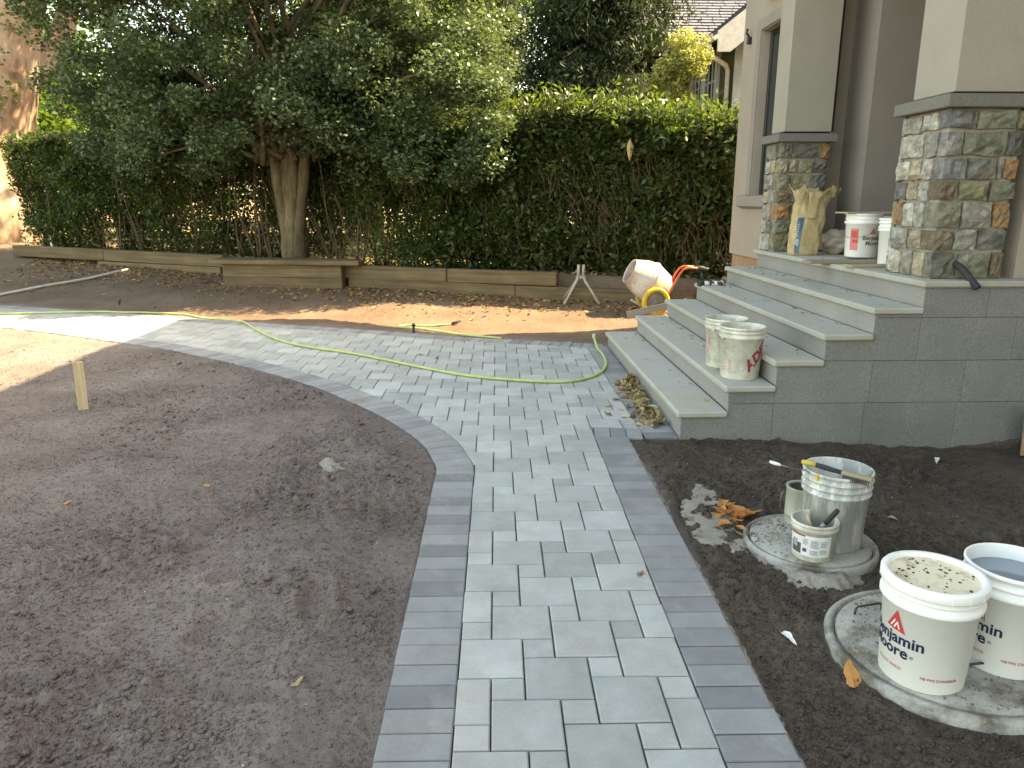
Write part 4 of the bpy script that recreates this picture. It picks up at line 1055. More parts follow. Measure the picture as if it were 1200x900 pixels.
b = MB(); b.add(V, Fs, True); b.f.append(tuple(range(NA))[::-1]); b.sm.append(False); b.build('sack', M['paper'], bag)
for a, wd, L_, dn in ((-2.35, .5, .20, .6), (-1.75, .45, .26, 1.0), (-1.15, .5, .15, .5), (-.6, .5, .12, .3), (2.6, .6, .14, .2)):
    V = []; Fs = []; b = MB()      # torn flaps hanging over the front
    for i in range(7):
        for k in range(6):
            s = i/6; aa = a+wd*(k/5-.5)*(1-.35*s); p0 = bag_pt(aa, .93, .005); o_ = Vector((math.cos(aa), math.sin(aa), 0))
            V.append(p0+o_*(.055*math.sin(min(1, s*1.3)*math.pi*.6))+Vector((0, 0, .07*math.sin(s*2.4)-L_*dn*s*s))+Vector((random.uniform(-.008, .008), random.uniform(-.008, .008), random.uniform(-.008, .008))))
        if i:
            for k in range(5): j = i*6+k; Fs.append((j-6, j-5, j+1, j))
    b.add(V, Fs, True); b.build('torn_flap', M['paper'], bag)
V = []; Fs = []
for i in range(13):
    t = .03+.55*i/12
    for k in range(5):
        a = -2.62+.13*t/.5+.50*k/4; V.append(bag_pt(a, t, .004))
    if i:
        for k in range(4): j = i*5+k; Fs.append((j-5, j-4, j+1, j))
b = MB(); b.add(V, Fs, True); st_ = b.build('blue_stripe', M['bluep'], bag)
b = MB(); cpt = [(-2.36+.10*math.cos(x), .20+.045*math.sin(x)) for x in np.linspace(0, 2*math.pi, 24, endpoint=False)]
b.tube([bag_pt(a, t, .006) for a, t in cpt], .004, 5, closed=True); b.build('printed_ring', M['labelw'], st_)
b = MB()
for i in range(6): b.tube([bag_pt(-2.42+.02*i, .30+.035*i, .0055), bag_pt(-2.30+.02*i, .305+.035*i, .0055)], .003, 4)
b.build('printed_lettering', M['labelw'], st_)
# crumpled plastic sack
q = at_z(977, 297.5, zp); V = []; Fs = []; nA, nB = 28, 16
for i in range(nB+1):
    for k in range(nA):
        a = 2*math.pi*k/nA; t = i/nB; r_ = .125*math.sin(math.pi*min(.98, max(.02, t)))**.6*(1+.16*math.sin(5*a+9*t)+.10*math.sin(9*a-7*t)+random.uniform(-.04, .04))
        V.append((-.18+.36*t, r_*math.cos(a), max(.0, .108+r_*.95*math.sin(a))))
    if i:
        for k in range(nA): k2 = (k+1) % nA; Fs.append(((i-1)*nA+k, (i-1)*nA+k2, i*nA+k2, i*nA+k))
b = MB(); b.add(V, Fs, True); bo = b.build('plastic_sack', M['bagplastic']); bo.location = q; bo.rotation_euler = (0, 0, -.9); tag(bo, 'crumpled brown plastic sack on the porch between the paper bag and the bucket', 'sack')
# gloves on the fourth step
zg = Z0+3*RISE
for i, (px, lab_) in enumerate(((827, 'grey work glove with black palm on the step, the one nearer the mixer'), (838, 'grey work glove with black palm on the step, the one nearer the house wall'))):
    q = at_z(px, 334, zg+.001); o = tag(empty('work_glove', q, .4-i*.7), lab_, 'glove', 'work gloves on the step')
    b = MB(); b.lathe([(0, 0), (.045, .002), (.055, .018), (.042, .036), (0, .042)], 14, Matrix.Diagonal((1, .75, 1, 1))); b.build('palm', M['labelw'], o)
    for k in range(5):
        a = -.8+.4*k; b = MB(); b.tube([(.035*math.cos(a), .03*math.sin(a), .022), (.075*math.cos(a), .06*math.sin(a), .030+.01*(k % 2)), (.10*math.cos(a), .085*math.sin(a), .014)], [.013, .013, .010], 8); b.build('finger', M['greyp' if k % 2 else 'rubber'], o)
    b = MB(); b.tube([(-.03, 0, .02), (-.085, .01, .02)], [.03, .034], 10); b.build('cuff', M['rubber'], o)

# ------------------------------------------------------------------ garden hose
def hose(px, name, label, rad=.0135, lift=0.):
    P = []
    for x, y in px: g = on_ground(x, y); P.append((g.x, g.y))
    D = resample(catmull(P, 12), .03); ins_ = inside(op_c, D[:, 0], D[:, 1])
    Zs = np.array([(SL*y_+.002 if k else max(gz(x_, y_), SL*y_ if False else -9)+.001) for (x_, y_), k in zip(D, ins_)])
    Zs = np.convolve(np.pad(Zs, 4, 'edge'), np.ones(9)/9, 'valid')
    return D, Zs+rad
D, Zs = hose([(-30, 372), (0, 371.5), (120, 369), (205, 369), (240, 374), (280, 379), (300, 390), (325, 402), (360, 411), (420, 420), (500, 437), (560, 447), (640, 453), (680, 451), (702, 443), (710, 432), (706, 420), (698, 411)], 'h', '')
end = np.array([[D[-1, 0]-.01, D[-1, 1]+.14, Zs[-1]+.02], [D[-1, 0]+.0, D[-1, 1]+.22, Zs[-1]+.06]])
pts = np.vstack([np.c_[D, Zs], end]); ho = tag(empty('garden_hose', (0, 0, 0)), 'lime green garden hose snaking along the pale pavers with an upturned end', 'hose')
MB().tube([tuple(p) for p in resample(catmull([tuple(p) for p in pts[::4]]+[tuple(pts[-1])], 4), .025)], .0135, 10).build('tube', M['hose'], ho)
e0, e1 = Vector(pts[-1]), Vector(pts[-1])+Vector((0, .05, .025)); MB().tube([e0, e0+(e1-e0)*.5, e1], [.018, .019, .017], 10).build('coupling', M['hoseend'], ho)
D, Zs = hose([(588, 398), (555, 395), (523, 391), (490, 386), (466, 384.5), (478, 382.5), (505, 382.5), (530, 381)], 'h', '')
ho = tag(empty('garden_hose', (0, 0, 0)), 'short yellow hose end lying on the sunlit dirt with a dark nozzle', 'hose')
MB().tube([(*p, z) for p, z in zip(D, Zs)], .0125, 8).build('tube', M['hose'], ho)
e0 = Vector((*D[-1], Zs[-1])); MB().tube([e0, e0+Vector((.06, .02, .015)), e0+Vector((.12, .04, .035))], [.016, .02, .014], 8).build('nozzle', M['rubber'], ho)
q = on_ground(485, 393); b = MB(); b.tube([q+Vector((0, 0, -.05)), q+Vector((0, 0, .11))], .016, 10); b.tube([q+Vector((0, 0, .11)), q+Vector((0, 0, .135))], [.024, .022], 10); tag(b.build('sprinkler_riser', M['rubber']), 'short black irrigation riser sticking up at the far paver edge', 'pipe', 'irrigation risers')
q = on_ground(140, 357); b = MB(); b.tube([q+Vector((0, 0, -.05)), q+Vector((0, 0, .05)), q+Vector((.03, 0, .075))], .013, 8); tag(b.build('sprinkler_riser', M['rubber']), 'small dark bent irrigation stub beside the sunlit path', 'pipe', 'irrigation risers')
# long pale pipe on the dirt
A = on_ground(-30, 352); B = on_ground(152, 317.5); pts = []
for k in range(12):
    t = k/11; x = A.x+(B.x-A.x)*t; y = A.y+(B.y-A.y)*t; pts.append((x, y, gz(x, y)+.03))
b = MB(); b.tube(pts, .022, 10); tag(b.build('long_pipe', M['pvc']), 'long pale pipe lying on the dirt below the timber edge', 'pipe')
# wooden stake
q = on_ground(98, 480); T = at_y(91, 424, q.y+.02)
b = MB(); d = (T-q); b.bbox(-.035, .035, -.011, .011, -.08, d.length, .003); bo = b.build('wooden_stake', M['stakewood']); bo.location = q; bo.rotation_euler = d.to_track_quat('Z', 'Y').to_euler(); bo.rotation_euler.rotate_axis('Z', .35)
tag(bo, 'flat wooden stake standing in the left soil bed', 'stake')
q = on_ground(53, 283); b = MB(); b.bbox(-.02, .02, -.02, .02, -.1, .26, .004); bo = b.build('white_post', M['labelw']); bo.location = (-9.05, float(tline(-9.05))+.45, gz(-9.05, float(tline(-9.05))+.45)); tag(bo, 'short white marker post behind the end of the timber edge', 'post')

# ------------------------------------------------------------------ cement mixer, its stand and a plank
mx_, my_ = 1.84, 9.78; zg = gz(mx_, my_)
mix = tag(empty('cement_mixer', (mx_, my_, zg)), 'small cement mixer with pinkish drum, yellow wheel and orange handle', 'mixer')
ax = Vector((-.88, -.12, .46)).normalized(); qd = ax.to_track_quat('Z', 'Y').to_matrix().to_4x4(); Md = Matrix.Translation((-.02, .12, .43)) @ qd
b = MB(); b.lathe([(0, -.28), (.13, -.28), (.20, -.22), (.255, -.03), (.262, -.012), (.262, .012), (.255, .03), (.235, .14), (.165, .30), (.168, .306), (.160, .306), (.150, .29), (.225, .13), (.235, 0), (.18, -.20), (0, -.26)], 28, Md); dr = b.build('drum', M['mixer'], mix)
b = MB(); b.lathe([(.266, -.010), (.274, -.004), (.274, .004), (.266, .010)], 28, Md); b.build('seam_ring', M['standm'], dr)
Mw = Matrix.Translation((.03, -.16, .19)) @ Matrix.Rotation(R(90), 4, 'X') @ Matrix.Rotation(.18, 4, 'Y')
b = MB(); b.lathe([(.135, -.022), (.165, -.03), (.188, -.02), (.192, 0), (.188, .02), (.165, .03), (.135, .022), (.135, -.022)], 32, Mw); wh = b.build('wheel', M['yellow'], mix)
b = MB(); b.lathe([(0, -.028), (.018, -.028), (.022, -.012), (.035, -.010), (.05, -.004), (.138, -.008), (.138, .008), (.05, .004), (.035, .010), (.022, .012), (.018, .028), (0, .028)], 28, Mw); b.build('hub', M['hubm'], wh)
Mw2 = Matrix.Translation((.05, .42, .19)) @ Matrix.Rotation(R(90), 4, 'X')
b = MB(); b.lathe([(.135, -.022), (.165, -.03), (.188, -.02), (.192, 0), (.188, .02), (.165, .03), (.135, .022), (.135, -.022)], 32, Mw2); b.build('wheel', M['yellow'], mix)
b = MB(); b.tube([(.03, -.16, .19), (.05, .42, .19)], .014, 8); b.build('axle', M['standm'], mix)
for dy in (-.05, .17):
    b = MB(); b.tube([(.12, dy, .16), (.22, dy, .30), (.34, dy, .53), (.39, dy, .60), (.45, dy, .625), (.58, dy, .615)], .015, 8); b.build('handle_bar', M['orange'], mix)
    b = MB(); b.tube([(.58, dy, .615), (.72, dy, .605)], .019, 8); b.build('grip', M['rubber'], mix)
b = MB(); b.bbox(.13, .27, -.06, .18, .20, .36, .01, Matrix.Rotation(-.25, 4, 'Y')); b.build('motor_box', M['orange'], mix)
b = MB(); b.tube([(-.27, -.02, .20), (-.08, .05, .09), (.05, .12, .05), (.32, .12, .0)], .016, 8); b.tube([(-.02, .12, .1), (.15, .12, .25)], .02, 8); b.build('frame', M['standm'], mix)
A = Vector((1.50, 9.50, gz(1.5, 9.5)+.045)); B = Vector((2.25, 9.50, .325)); d = B-A
b = MB(); b.bbox(-.02, d.length, -.045, .045, 0, .022, .003); bo = b.build('plank', M['greywood']); bo.location = A; bo.rotation_euler = d.to_track_quat('X', 'Z').to_euler(); bo.rotation_euler.rotate_axis('X', R(75)); tag(bo, 'grey plank propped against the mixer wheel behind the steps', 'plank')
st = tag(empty('mixer_stand', (.99, 10.72, gz(.99, 10.72))), 'rusty metal mixer stand with splayed legs in front of the timber edge', 'stand')
for x in (-.035, .035):
    b = MB(); b.tube([(x, 0, .53), (x, 0, .34)], .022, 8); b.build('post', M['standm'], st)
for sx, sy, f_ in ((-1, -1, 1), (1, -1, 1), (-1, 1, .9), (1, 1, .9)):
    ex, ey = sx*.25*f_, sy*.22; zz = gz(.99+ex, 10.72+ey)-gz(.99, 10.72)
    b = MB(); b.tube([(sx*.035, 0, .36), (sx*.06, sy*.03, .30), (ex, ey, zz+.008)], .018, 8); b.build('leg', M['standm'], st)
b = MB(); b.bbox(-.07, .07, -.015, .015, .33, .37, .004); b.build('crossbar', M['standm'], st)

# ------------------------------------------------------------------ the neighbouring house
nb = tag(empty('neighbour_house', (3.78, 13.5, 0), HYAW), 'olive sided house with grey shingle roof and white trim beyond the hedge', 'house')
PT = math.tan(R(38)); EU, EZ, RID = -.40, 4.25, 3.6
b = MB(); b.box(0, 7.2, .02, 9, .2, 4.54); b.build('wall', M['nwall'], nb)
b = MB(); zr2 = EZ+(RID-EU)*PT
b.add([(-.012, -.012, .2), (7.21, -.012, .2), (7.21, -.012, 4.5), (RID, -.012, zr2-.1), (-.012, -.012, 4.5)]+[(x, .02, z) for x, z in ((-.012, .2), (7.21, .2), (7.21, 4.5), (RID, zr2-.1), (-.012, 4.5))], [(0, 1, 2, 3, 4), (9, 8, 7, 6, 5), (0, 5, 6, 1), (1, 6, 7, 2), (2, 7, 8, 3), (3, 8, 9, 4), (4, 9, 5, 0)]); b.build('gable_wall', M['nstucco'], nb)
b = MB()
for sg in (1, -1):
    X_ = lambda u: u if sg > 0 else 2*RID-u
    V = [(X_(EU), -.35, EZ), (X_(RID), -.35, zr2), (X_(RID), 9.4, zr2), (X_(EU), 9.4, EZ), (X_(EU), -.35, EZ-.12), (X_(RID), -.35, zr2-.15), (X_(RID), 9.4, zr2-.15), (X_(EU), 9.4, EZ-.12)]
    Fs = [(0, 1, 2, 3), (7, 6, 5, 4), (0, 4, 5, 1), (3, 2, 6, 7), (0, 3, 7, 4), (1, 5, 6, 2)]
    b.add(V, Fs if sg < 0 else [f_[::-1] for f_ in Fs])
rf = b.build('roof', M['shingle'], nb)
b = MB(); Ls = math.hypot(RID-EU, zr2-EZ); nr = int(Ls/.14)
for r_ in range(nr):
    v = -.36+(r_ % 2)*.15
    while v < 9.4:
        wd = random.uniform(.24, .33); s0, s1 = r_*.14, r_*.14+.155; h0 = .014+random.uniform(0, .006); 
        f0, f1 = s0/Ls, min(1, s1/Ls); va, vb = max(-.36, v+.006), min(9.41, v+wd-.006); q = []
        for f_, h in ((f0, h0+.012), (f1, .004)): q.append((EU+(RID-EU)*f_-.6*h, EZ+(zr2-EZ)*f_+.8*h))
        if vb > va: b.add([(q[0][0], va, q[0][1]), (q[0][0], vb, q[0][1]), (q[1][0], vb, q[1][1]), (q[1][0], va, q[1][1]), (q[0][0], va, q[0][1]-.018), (q[0][0], vb, q[0][1]-.018)], [(0, 3, 2, 1), (0, 1, 5, 4)])
        v += wd
sh = b.build('shingle_courses', M['shingle'], rf); tag(sh, kind='stuff')
b = MB(); q0, q1 = (3.3, 4.75), (6.6, 7.15); b.add([(-1.2, q0[0], q0[1]), (8, q0[0], q0[1]), (8, q1[0], q1[1]), (-1.2, q1[0], q1[1]), (-1.2, q0[0], q0[1]-.15), (8, q0[0], q0[1]-.15), (8, q1[0]+2.5, q0[1]-.15), (-1.2, q1[0]+2.5, q0[1]-.15)], [(0, 1, 2, 3), (4, 7, 6, 5), (0, 4, 5, 1), (1, 5, 6, 2), (2, 6, 7, 3), (3, 7, 4, 0)]); rf2 = b.build('rear_roof', M['shingle'], nb)
b = MB(); Ls = math.hypot(q1[0]-q0[0], q1[1]-q0[1]); nr = int(Ls/.14)
for r_ in range(nr):
    u = -1.2+(r_ % 2)*.15
    while u < 8:
        wd = random.uniform(.24, .33); f0, f1 = r_*.14/Ls, min(1, (r_*.14+.155)/Ls); h0 = .03+random.uniform(0, .008)
        va, vb = u+.008, u+wd-.008; y0, y1 = q0[0]+(q1[0]-q0[0])*f0-.59*h0, q0[0]+(q1[0]-q0[0])*f1-.002; z0_, z1_ = q0[1]+(q1[1]-q0[1])*f0+.8*h0, q0[1]+(q1[1]-q0[1])*f1+.004
        b.add([(va, y0, z0_), (vb, y0, z0_), (vb, y1, z1_), (va, y1, z1_), (va, y0, z0_-.03), (vb, y0, z0_-.03)], [(0, 1, 2, 3), (4, 5, 1, 0)]); u += wd
tag(b.build('shingle_courses', M['shingle'], rf2), kind='stuff')
b = MB(); b.bbox(-1.2, 8, q1[0]-.08, q1[0]+.08, q1[1]-.02, q1[1]+.05, .01); b.build('ridge_cap', M['black'], rf2)
b = MB()
for sg in (1, -1):
    X_ = lambda u: u if sg > 0 else 2*RID-u
    e = .3
    V = [(X_(EU-.03), -.40, EZ-.30), (X_(EU+.18), -.40, EZ-.30), (X_(RID), -.40, zr2-.40), (X_(RID), -.40, zr2+.02), (X_(EU-.03), -.40, EZ+.02)]; V2 = [(x, -.352, z) for x, y, z in V]
    Fs = [(0, 1, 2, 3, 4), (9, 8, 7, 6, 5)]+[(k, k+5, (k+1) % 5+5, (k+1) % 5) for k in range(5)]
    b.add(V+V2, Fs if sg > 0 else [f_[::-1] for f_ in Fs])
b.build('barge_board', M['npaint'], nb)
b = MB(); g_ = [(EU-.005, EZ+.0), (EU-.02, EZ-.09), (EU-.06, EZ-.12), (EU-.11, EZ-.10), (EU-.13, EZ-.02), (EU-.115, EZ-.02), (EU-.1, EZ-.08), (EU-.06, EZ-.10), (EU-.03, EZ-.08)]
n_ = len(g_); b.add([(x, -.345, z) for x, z in g_]+[(x, 9.4, z) for x, z in g_], [(k, (k+1) % n_, (k+1) % n_+n_, k+n_) for k in range(n_)]+[tuple(range(n_))[::-1], tuple(range(n_, 2*n_))]); b.build('gutter', M['npaint'], nb)
b = MB(); b.tube([(EU-.07, -.02, EZ-.10), (EU-.07, -.02, EZ-.22), (EU-.02, -.0, EZ-.30), (-.12, .14, EZ-.42), (-.07, .16, EZ-.5), (-.07, .16, 3.0), (-.07, .16, .4)], .042, 10); b.build('downspout', M['npaint'], nb)
b = MB(); b.box(.25, .36, -.30, -.03, 3.55, 4.7); b.add([(.25, -.33, 4.62), (.36, -.33, 4.62), (.36, -.04, 3.62), (.25, -.04, 3.62), (.25, -.25, 4.7), (.36, -.25, 4.7), (.36, -.03, 3.9), (.25, -.03, 3.9)], [(0, 1, 2, 3), (7, 6, 5, 4), (0, 4, 5, 1), (2, 6, 7, 3), (1, 5, 6, 2), (0, 3, 7, 4)]); b.build('bracket', M['npaint'], nb)
for v0_, v1_ in ((.85, 2.75), (4.1, 5.4)):
    b = MB(); z0_, z1_ = 2.0, 4.08
    b.box(-.06, 0.0, v0_, v0_+.13, z0_, z1_); b.box(-.06, 0, v1_-.13, v1_, z0_, z1_); b.box(-.061, 0, v0_-.04, v1_+.04, z1_, z1_+.13); b.box(-.061, 0, v0_-.04, v1_+.04, z0_-.1, z0_); vm = (v0_+v1_)/2; b.box(-.059, 0, vm-.07, vm+.07, z0_, z1_)
    wn = b.build('window', M['npaint'], nb)
    for a_, c_ in ((v0_+.13, vm-.07), (vm+.07, v1_-.13)):
        b = MB(); b.box(-.02, -.012, a_, c_, z0_, z1_); b.build('pane', M['glass'], wn)
        b = MB(); b.box(-.04, -.02, a_, c_, 3.28, 3.36)
        for k in (1, 2): vv = a_+(c_-a_)*k/3; b.box(-.036, -.02, vv-.016, vv+.016, 3.36, z1_)
        b.box(-.0355, -.02, a_, c_, 3.70, 3.73); b.box(-.04, -.02, a_, a_+.05, z0_, z1_-.002); b.box(-.04, -.02, c_-.05, c_, z0_, z1_-.002); b.build('sash', M['npaint'], wn)

# ------------------------------------------------------------------ foliage
def leaves(name, C, L, W, mat, parent, up=.7, flat=.6, fold=.15, droop=0., kind=None):
    C = np.asarray(C, float); n = len(C); L = np.broadcast_to(L, n)*rng.uniform(.7, 1.25, n); W = np.broadcast_to(W, n)*rng.uniform(.75, 1.2, n)
    a = rng.normal(size=(n, 3)); a[:, 2] *= flat; a[:, 2] -= droop; a /= np.linalg.norm(a, axis=1)[:, None]
    m = rng.normal(size=(n, 3)); m[:, 2] = np.abs(m[:, 2])+up; m -= a*np.sum(a*m, 1)[:, None]; m /= np.linalg.norm(m, axis=1)[:, None]+1e-9
    b = np.cross(m, a); V = np.empty((n, 4, 3)); h = (L/2)[:, None]; w_ = (W/2)[:, None]; u = m*(W*fold)[:, None]
    V[:, 0] = C-a*h; V[:, 1] = C+b*w_+u-a*h*.1; V[:, 2] = C+a*h; V[:, 3] = C-b*w_+u-a*h*.1
    me = bpy.data.meshes.new(name); me.vertices.add(4*n); me.vertices.foreach_set('co', V.astype(np.float32).ravel())
    me.loops.add(4*n); me.loops.foreach_set('vertex_index', np.arange(4*n, dtype=np.int32)); me.polygons.add(n)
    me.polygons.foreach_set('loop_start', np.arange(n, dtype=np.int32)*4); me.polygons.foreach_set('loop_total', np.full(n, 4, np.int32)); me.update(calc_edges=True)
    o = link(name, me, mat, parent)
    if kind: o['kind'] = kind
    return o
def clusters(cen, per, rad, sq=.75):
    n = len(cen); k = np.repeat(np.arange(n), per); d = rng.normal(size=(len(k), 3)); d /= np.linalg.norm(d, axis=1)[:, None]; r_ = rng.uniform(.25, 1, len(k))**.6
    rr = np.broadcast_to(rad, n)[k]; P = cen[k]+d*(rr*r_)[:, None]*np.array((1, 1, sq)); return P
def limb(a, b, r0, r1, sag=.0, n=8, wob=.08):
    a = np.array(a, float); b = np.array(b, float); P = []; L = np.linalg.norm(b-a); ph = random.uniform(0, 6); 
    for k in range(n+1):
        t = k/n; p = a+(b-a)*t; p = p+np.array((math.sin(ph+3*t), math.cos(ph*1.3+3.4*t), 0))*wob*L*math.sin(math.pi*t)*.4; p[2] += sag*L*math.sin(math.pi*t); P.append(tuple(p))
    return P, [r0+(r1-r0)*k/n for k in range(n+1)]
def shell(n, c, r, lo=.55, zmin=-9, gate=None):
    out = []
    while len(out) < n:
        d = rng.normal(size=3); d /= np.linalg.norm(d); p = np.array(c)+d*np.array(r)*rng.uniform(lo, 1)
        if p[2] > zmin and (gate is None or gate(p)): out.append(p)
    return np.array(out)

# evergreen tree in the bed
tx, ty = -3.72, 12.80; tz = gz(tx, ty)
tree = tag(empty('evergreen_tree', (0, 0, 0)), 'large dark evergreen tree with several fused trunks rising behind the timber planter', 'tree')
b = MB()
for dx, tip, r0, r1 in ((-.075, (-.36, .3, 2.9), .115, .085), (.0, (-.05, .2, 3.4), .13, .095), (.085, (.40, .1, 3.1), .118, .09), (.03, (.2, -.2, 2.7), .10, .06), (-.04, (-.25, .4, 2.9), .10, .06)):
    pts = [(tx+dx*.7, ty, tz-.15), (tx+dx, ty, tz+.25), (tx+dx*1.25+tip[0]*.08, ty+tip[1]*.1, tz+.8), (tx+dx*1.5+tip[0]*.28, ty+tip[1]*.3, tz+1.45), (tx+tip[0]*.65+dx, ty+tip[1]*.65, tz+2.2), (tx+tip[0]+dx, ty+tip[1], tz+tip[2])]
    D_ = resample(catmull(pts, 6), n=22); b.tube([tuple(p) for p in D_], [(r0*(1.35-.35*min(1, k/4))+(r1-r0)*k/21)*(1+.07*math.sin(k*1.7+dx*40)) for k in range(22)], 12)
b.build('trunk', M['bark'], tree)
def hg(p):
    # lower skirts reach further down on the two sides than over the trunk
    zl = 2.0+.45*math.exp(-((p[0]-tx)/1.0)**2)-.1*math.exp(-((p[0]+.9)/.9)**2)
    return p[2] > zl
cen = np.vstack([shell(470, (-3.75, 13.0, 4.6), (4.0, 2.8, 3.0), .62, 1.6, hg), shell(90, (-3.75, 13.0, 4.4), (3.0, 2.0, 2.3), .2, 2.2, hg)])
sk = []
for k in range(75):
    x = random.choice((random.uniform(-2.7, -.2), random.uniform(-2.7, -.2), random.uniform(-7.6, -4.9))); lo = (1.75 if x > -2.8 else 2.25)
    sk.append((x, float(tline(x))+random.uniform(-.45, .35)-(.1 if x > -2.8 else 0), random.uniform(lo+.25*abs(x+1.4) if x > -2.8 else lo, 3.6)))
cen = np.vstack([cen, np.array(sk)])
keep = np.array([vnoise(np.array([p[0]*.9]), np.array([p[2]*.9+p[1]*.4]), 61)[0] > .22 for p in cen]); cen = cen[keep]
b = MB()
for k in range(0, len(cen), 6):
    s_ = (tx+random.uniform(-.5, .5), ty+random.uniform(-.3, .3), tz+random.uniform(1.6, 3.0)); P_, r_ = limb(s_, cen[k], .05, .012, .06); b.tube(P_, r_, 6)
b.build('branches', M['bark'], tree)
C = clusters(cen, 430, rng.uniform(.24, .52, len(cen)), .7)
leaves('crown', C, .074, .046, M['holly'], tree, .6)

# laurel hedge
hd = tag(empty('laurel_hedge', (0, 0, 0)), 'long clipped laurel hedge along the timber edge, sunlit on top beside the house', 'hedge')
HT = lambda X: np.interp(X, [-9.8, -6, -3, -.5, .6, 1.6, 2.6, 4.2], [2.72, 2.68, 2.55, 2.62, 2.80, 2.72, 2.55, 2.42])
n = 185000; X = rng.uniform(-9.75, 4.2, n); T = rng.random(n); top = HT(X)+.10*(vnoise(X*2.2, X*0, 5)-.5)*2; base = np.array([.5])
mode = rng.random(n); dep = np.where(mode < .56, rng.normal(.05, .09, n), rng.uniform(0, .95, n)); zz = .48+(top-.48)*np.where(mode > .90, rng.uniform(.93, 1.03, n), T**.80)
wob = .24*(vnoise(X*1.7, zz*1.9, 71)-.5)*2+.12*(vnoise(X*4.5, zz*4.5, 73)-.5)*2
# looser towards the foot and in patches
hgt = (zz-.48)/(top-.48); pk = vnoise(X*1.9, zz*2.3, 44)
keep = rng.random(n) < np.clip(np.where(X > -2.2, .68, .64)+.9*hgt+(pk-.5)*1.5-np.where((X > .2) & (hgt < .74) & (dep < .3), .34+.6*(vnoise(X*3.1, zz*3.5, 47)-.5), 0), np.where(dep > .3, np.where(X > -.6, .7, .35), .10), 1)
Yh = np.interp(X, TL[::-1, 0], TL[::-1, 1])+np.interp(X, [-9.8, -5.6, -5.0, -2.7, -2.1, 4.2], [.4, .45, .85, .85, .2, .14])+dep+wob+.15*(1-hgt)
P_ = np.stack([X, Yh, zz], 1)[keep]
sz = np.where(P_[:, 0] > -1.2, 1.0, .78)
leaves('foliage', P_, .105*sz, .052*sz, M['laurel'], hd, .5, .8)
nf = 9000; X = rng.uniform(-.6, 4.2, nf); zz = rng.uniform(.5, 1.9, nf)
leaves('inner_foliage', np.stack([X, np.interp(X, TL[::-1, 0], TL[::-1, 1])+rng.uniform(.55, 1.15, nf), zz], 1), .12, .065, M['laurel'], hd, .5, .8)
# end face on the left and young shoots on top
ns = 11000; X = np.where(rng.random(ns) < .5, rng.uniform(-9.6, 4.2, ns), rng.uniform(-.9, 4.2, ns)); P_ = np.stack([X, np.interp(X, TL[::-1, 0], TL[::-1, 1])+.18+rng.uniform(-.1, .9, ns), HT(X)+np.abs(rng.normal(0, .085, ns))*np.where(X > -.6, 2.0, .7)], 1)
leaves('shoots', P_, .11, .045, M['laurel'], hd, .2, 1.4)
for k in range(46):
    x = -9.5+13.6*(k+random.random()*.7)/46; y = float(tline(x))+.75+random.uniform(-.15, .2); z = gz(x, y); b = MB()
    for q in range(4):
        P2, r_ = limb((x+random.uniform(-.06, .06), y, z-.05), (x+random.uniform(-.45, .45), y+random.uniform(-.35, .3), z+random.uniform(1.1, 1.9)), random.uniform(.012, .028), .006, 0, 7, .12); b.tube(P2, r_, 6)
    b.build('stem', M['barkd'], hd)
b = MB(); tw_ = []
for k in range(900):
    x = random.choice((random.uniform(-9, 4.0), random.uniform(-9, 4.0), random.uniform(-.3, 4.0), random.uniform(-.3, 4.0))); y = float(tline(x))+float(np.interp(x, [-5.6, -5, -2.7, -2.1], [.45, .85, .85, .22]))+random.uniform(-.12, .25); z = random.uniform(.6, 1.95); P2, r_ = limb((x, y, z), (x+random.uniform(-.22, .22), y+random.uniform(-.1, .1), z+random.uniform(.15, .6)), .0055, .003, 0, 4, .25); b.tube(P2, r_, 4, False)
tag(b.build('twigs', M['barkd'], hd), kind='stuff')

# cedar behind the hedge
ced = tag(empty('cedar_tree', (0, 0, 0)), 'dark drooping cedar tree rising behind the hedge next to the olive house', 'tree')
cx, cy = 1.9, 16.6; b = MB(); b.tube([(cx, cy, .2), (cx+.05, cy, 3), (cx, cy, 7), (cx, cy, 11)], [.34, .28, .18, .04], 12); b.build('trunk', M['barkd'], ced)
C = []; b = MB()
for k in range(300):
    z = 2.0+8.5*random.random()**1.1; a = random.uniform(0, 6.28); rr = (2.75*(1-(z-1)/12))*random.uniform(.6, 1.); e = np.array((cx+rr*math.cos(a)*1.05, cy+rr*math.sin(a), z-.35)); P2, r_ = limb((cx, cy, z+.1), e, .035, .008, .06, 6); b.tube(P2, r_, 5, False)
    m = 330; t = rng.uniform(.3, 1.05, m)[:, None]; base_ = np.array((cx, cy, z+.1))*(1-t)+e*t; C.append(base_+rng.normal(size=(m, 3))*np.array((.20, .20, .07))-np.stack([np.zeros(m), np.zeros(m), rng.uniform(0, .45, m)], 1))
b.build('branches', M['barkd'], ced); leaves('crown', np.vstack(C), .15, .042, M['cedar'], ced, .1, .5, .1, 1.1)
for i_, (dx_, dy_, rz_, lab_) in enumerate(((-2.9, 2.6, 1.0, 'second dark cedar standing between the evergreen and the front cedar'), (-5.8, 4.6, 2.2, 'dark cedar half hidden behind the crown of the evergreen'))):
    c2 = ced.copy(); COL.objects.link(c2); c2['label'] = lab_; c2['group'] = 'dark cedars behind the hedge'
    Mz = Matrix.Translation((cx+dx_, cy+dy_, 0)) @ Matrix.Rotation(rz_, 4, 'Z') @ Matrix.Translation((-cx, -cy, 0)); c2.matrix_world = Mz
    for ch in list(ced.children): k_ = ch.copy(); COL.objects.link(k_); k_.parent = c2
ced['group'] = 'dark cedars behind the hedge'
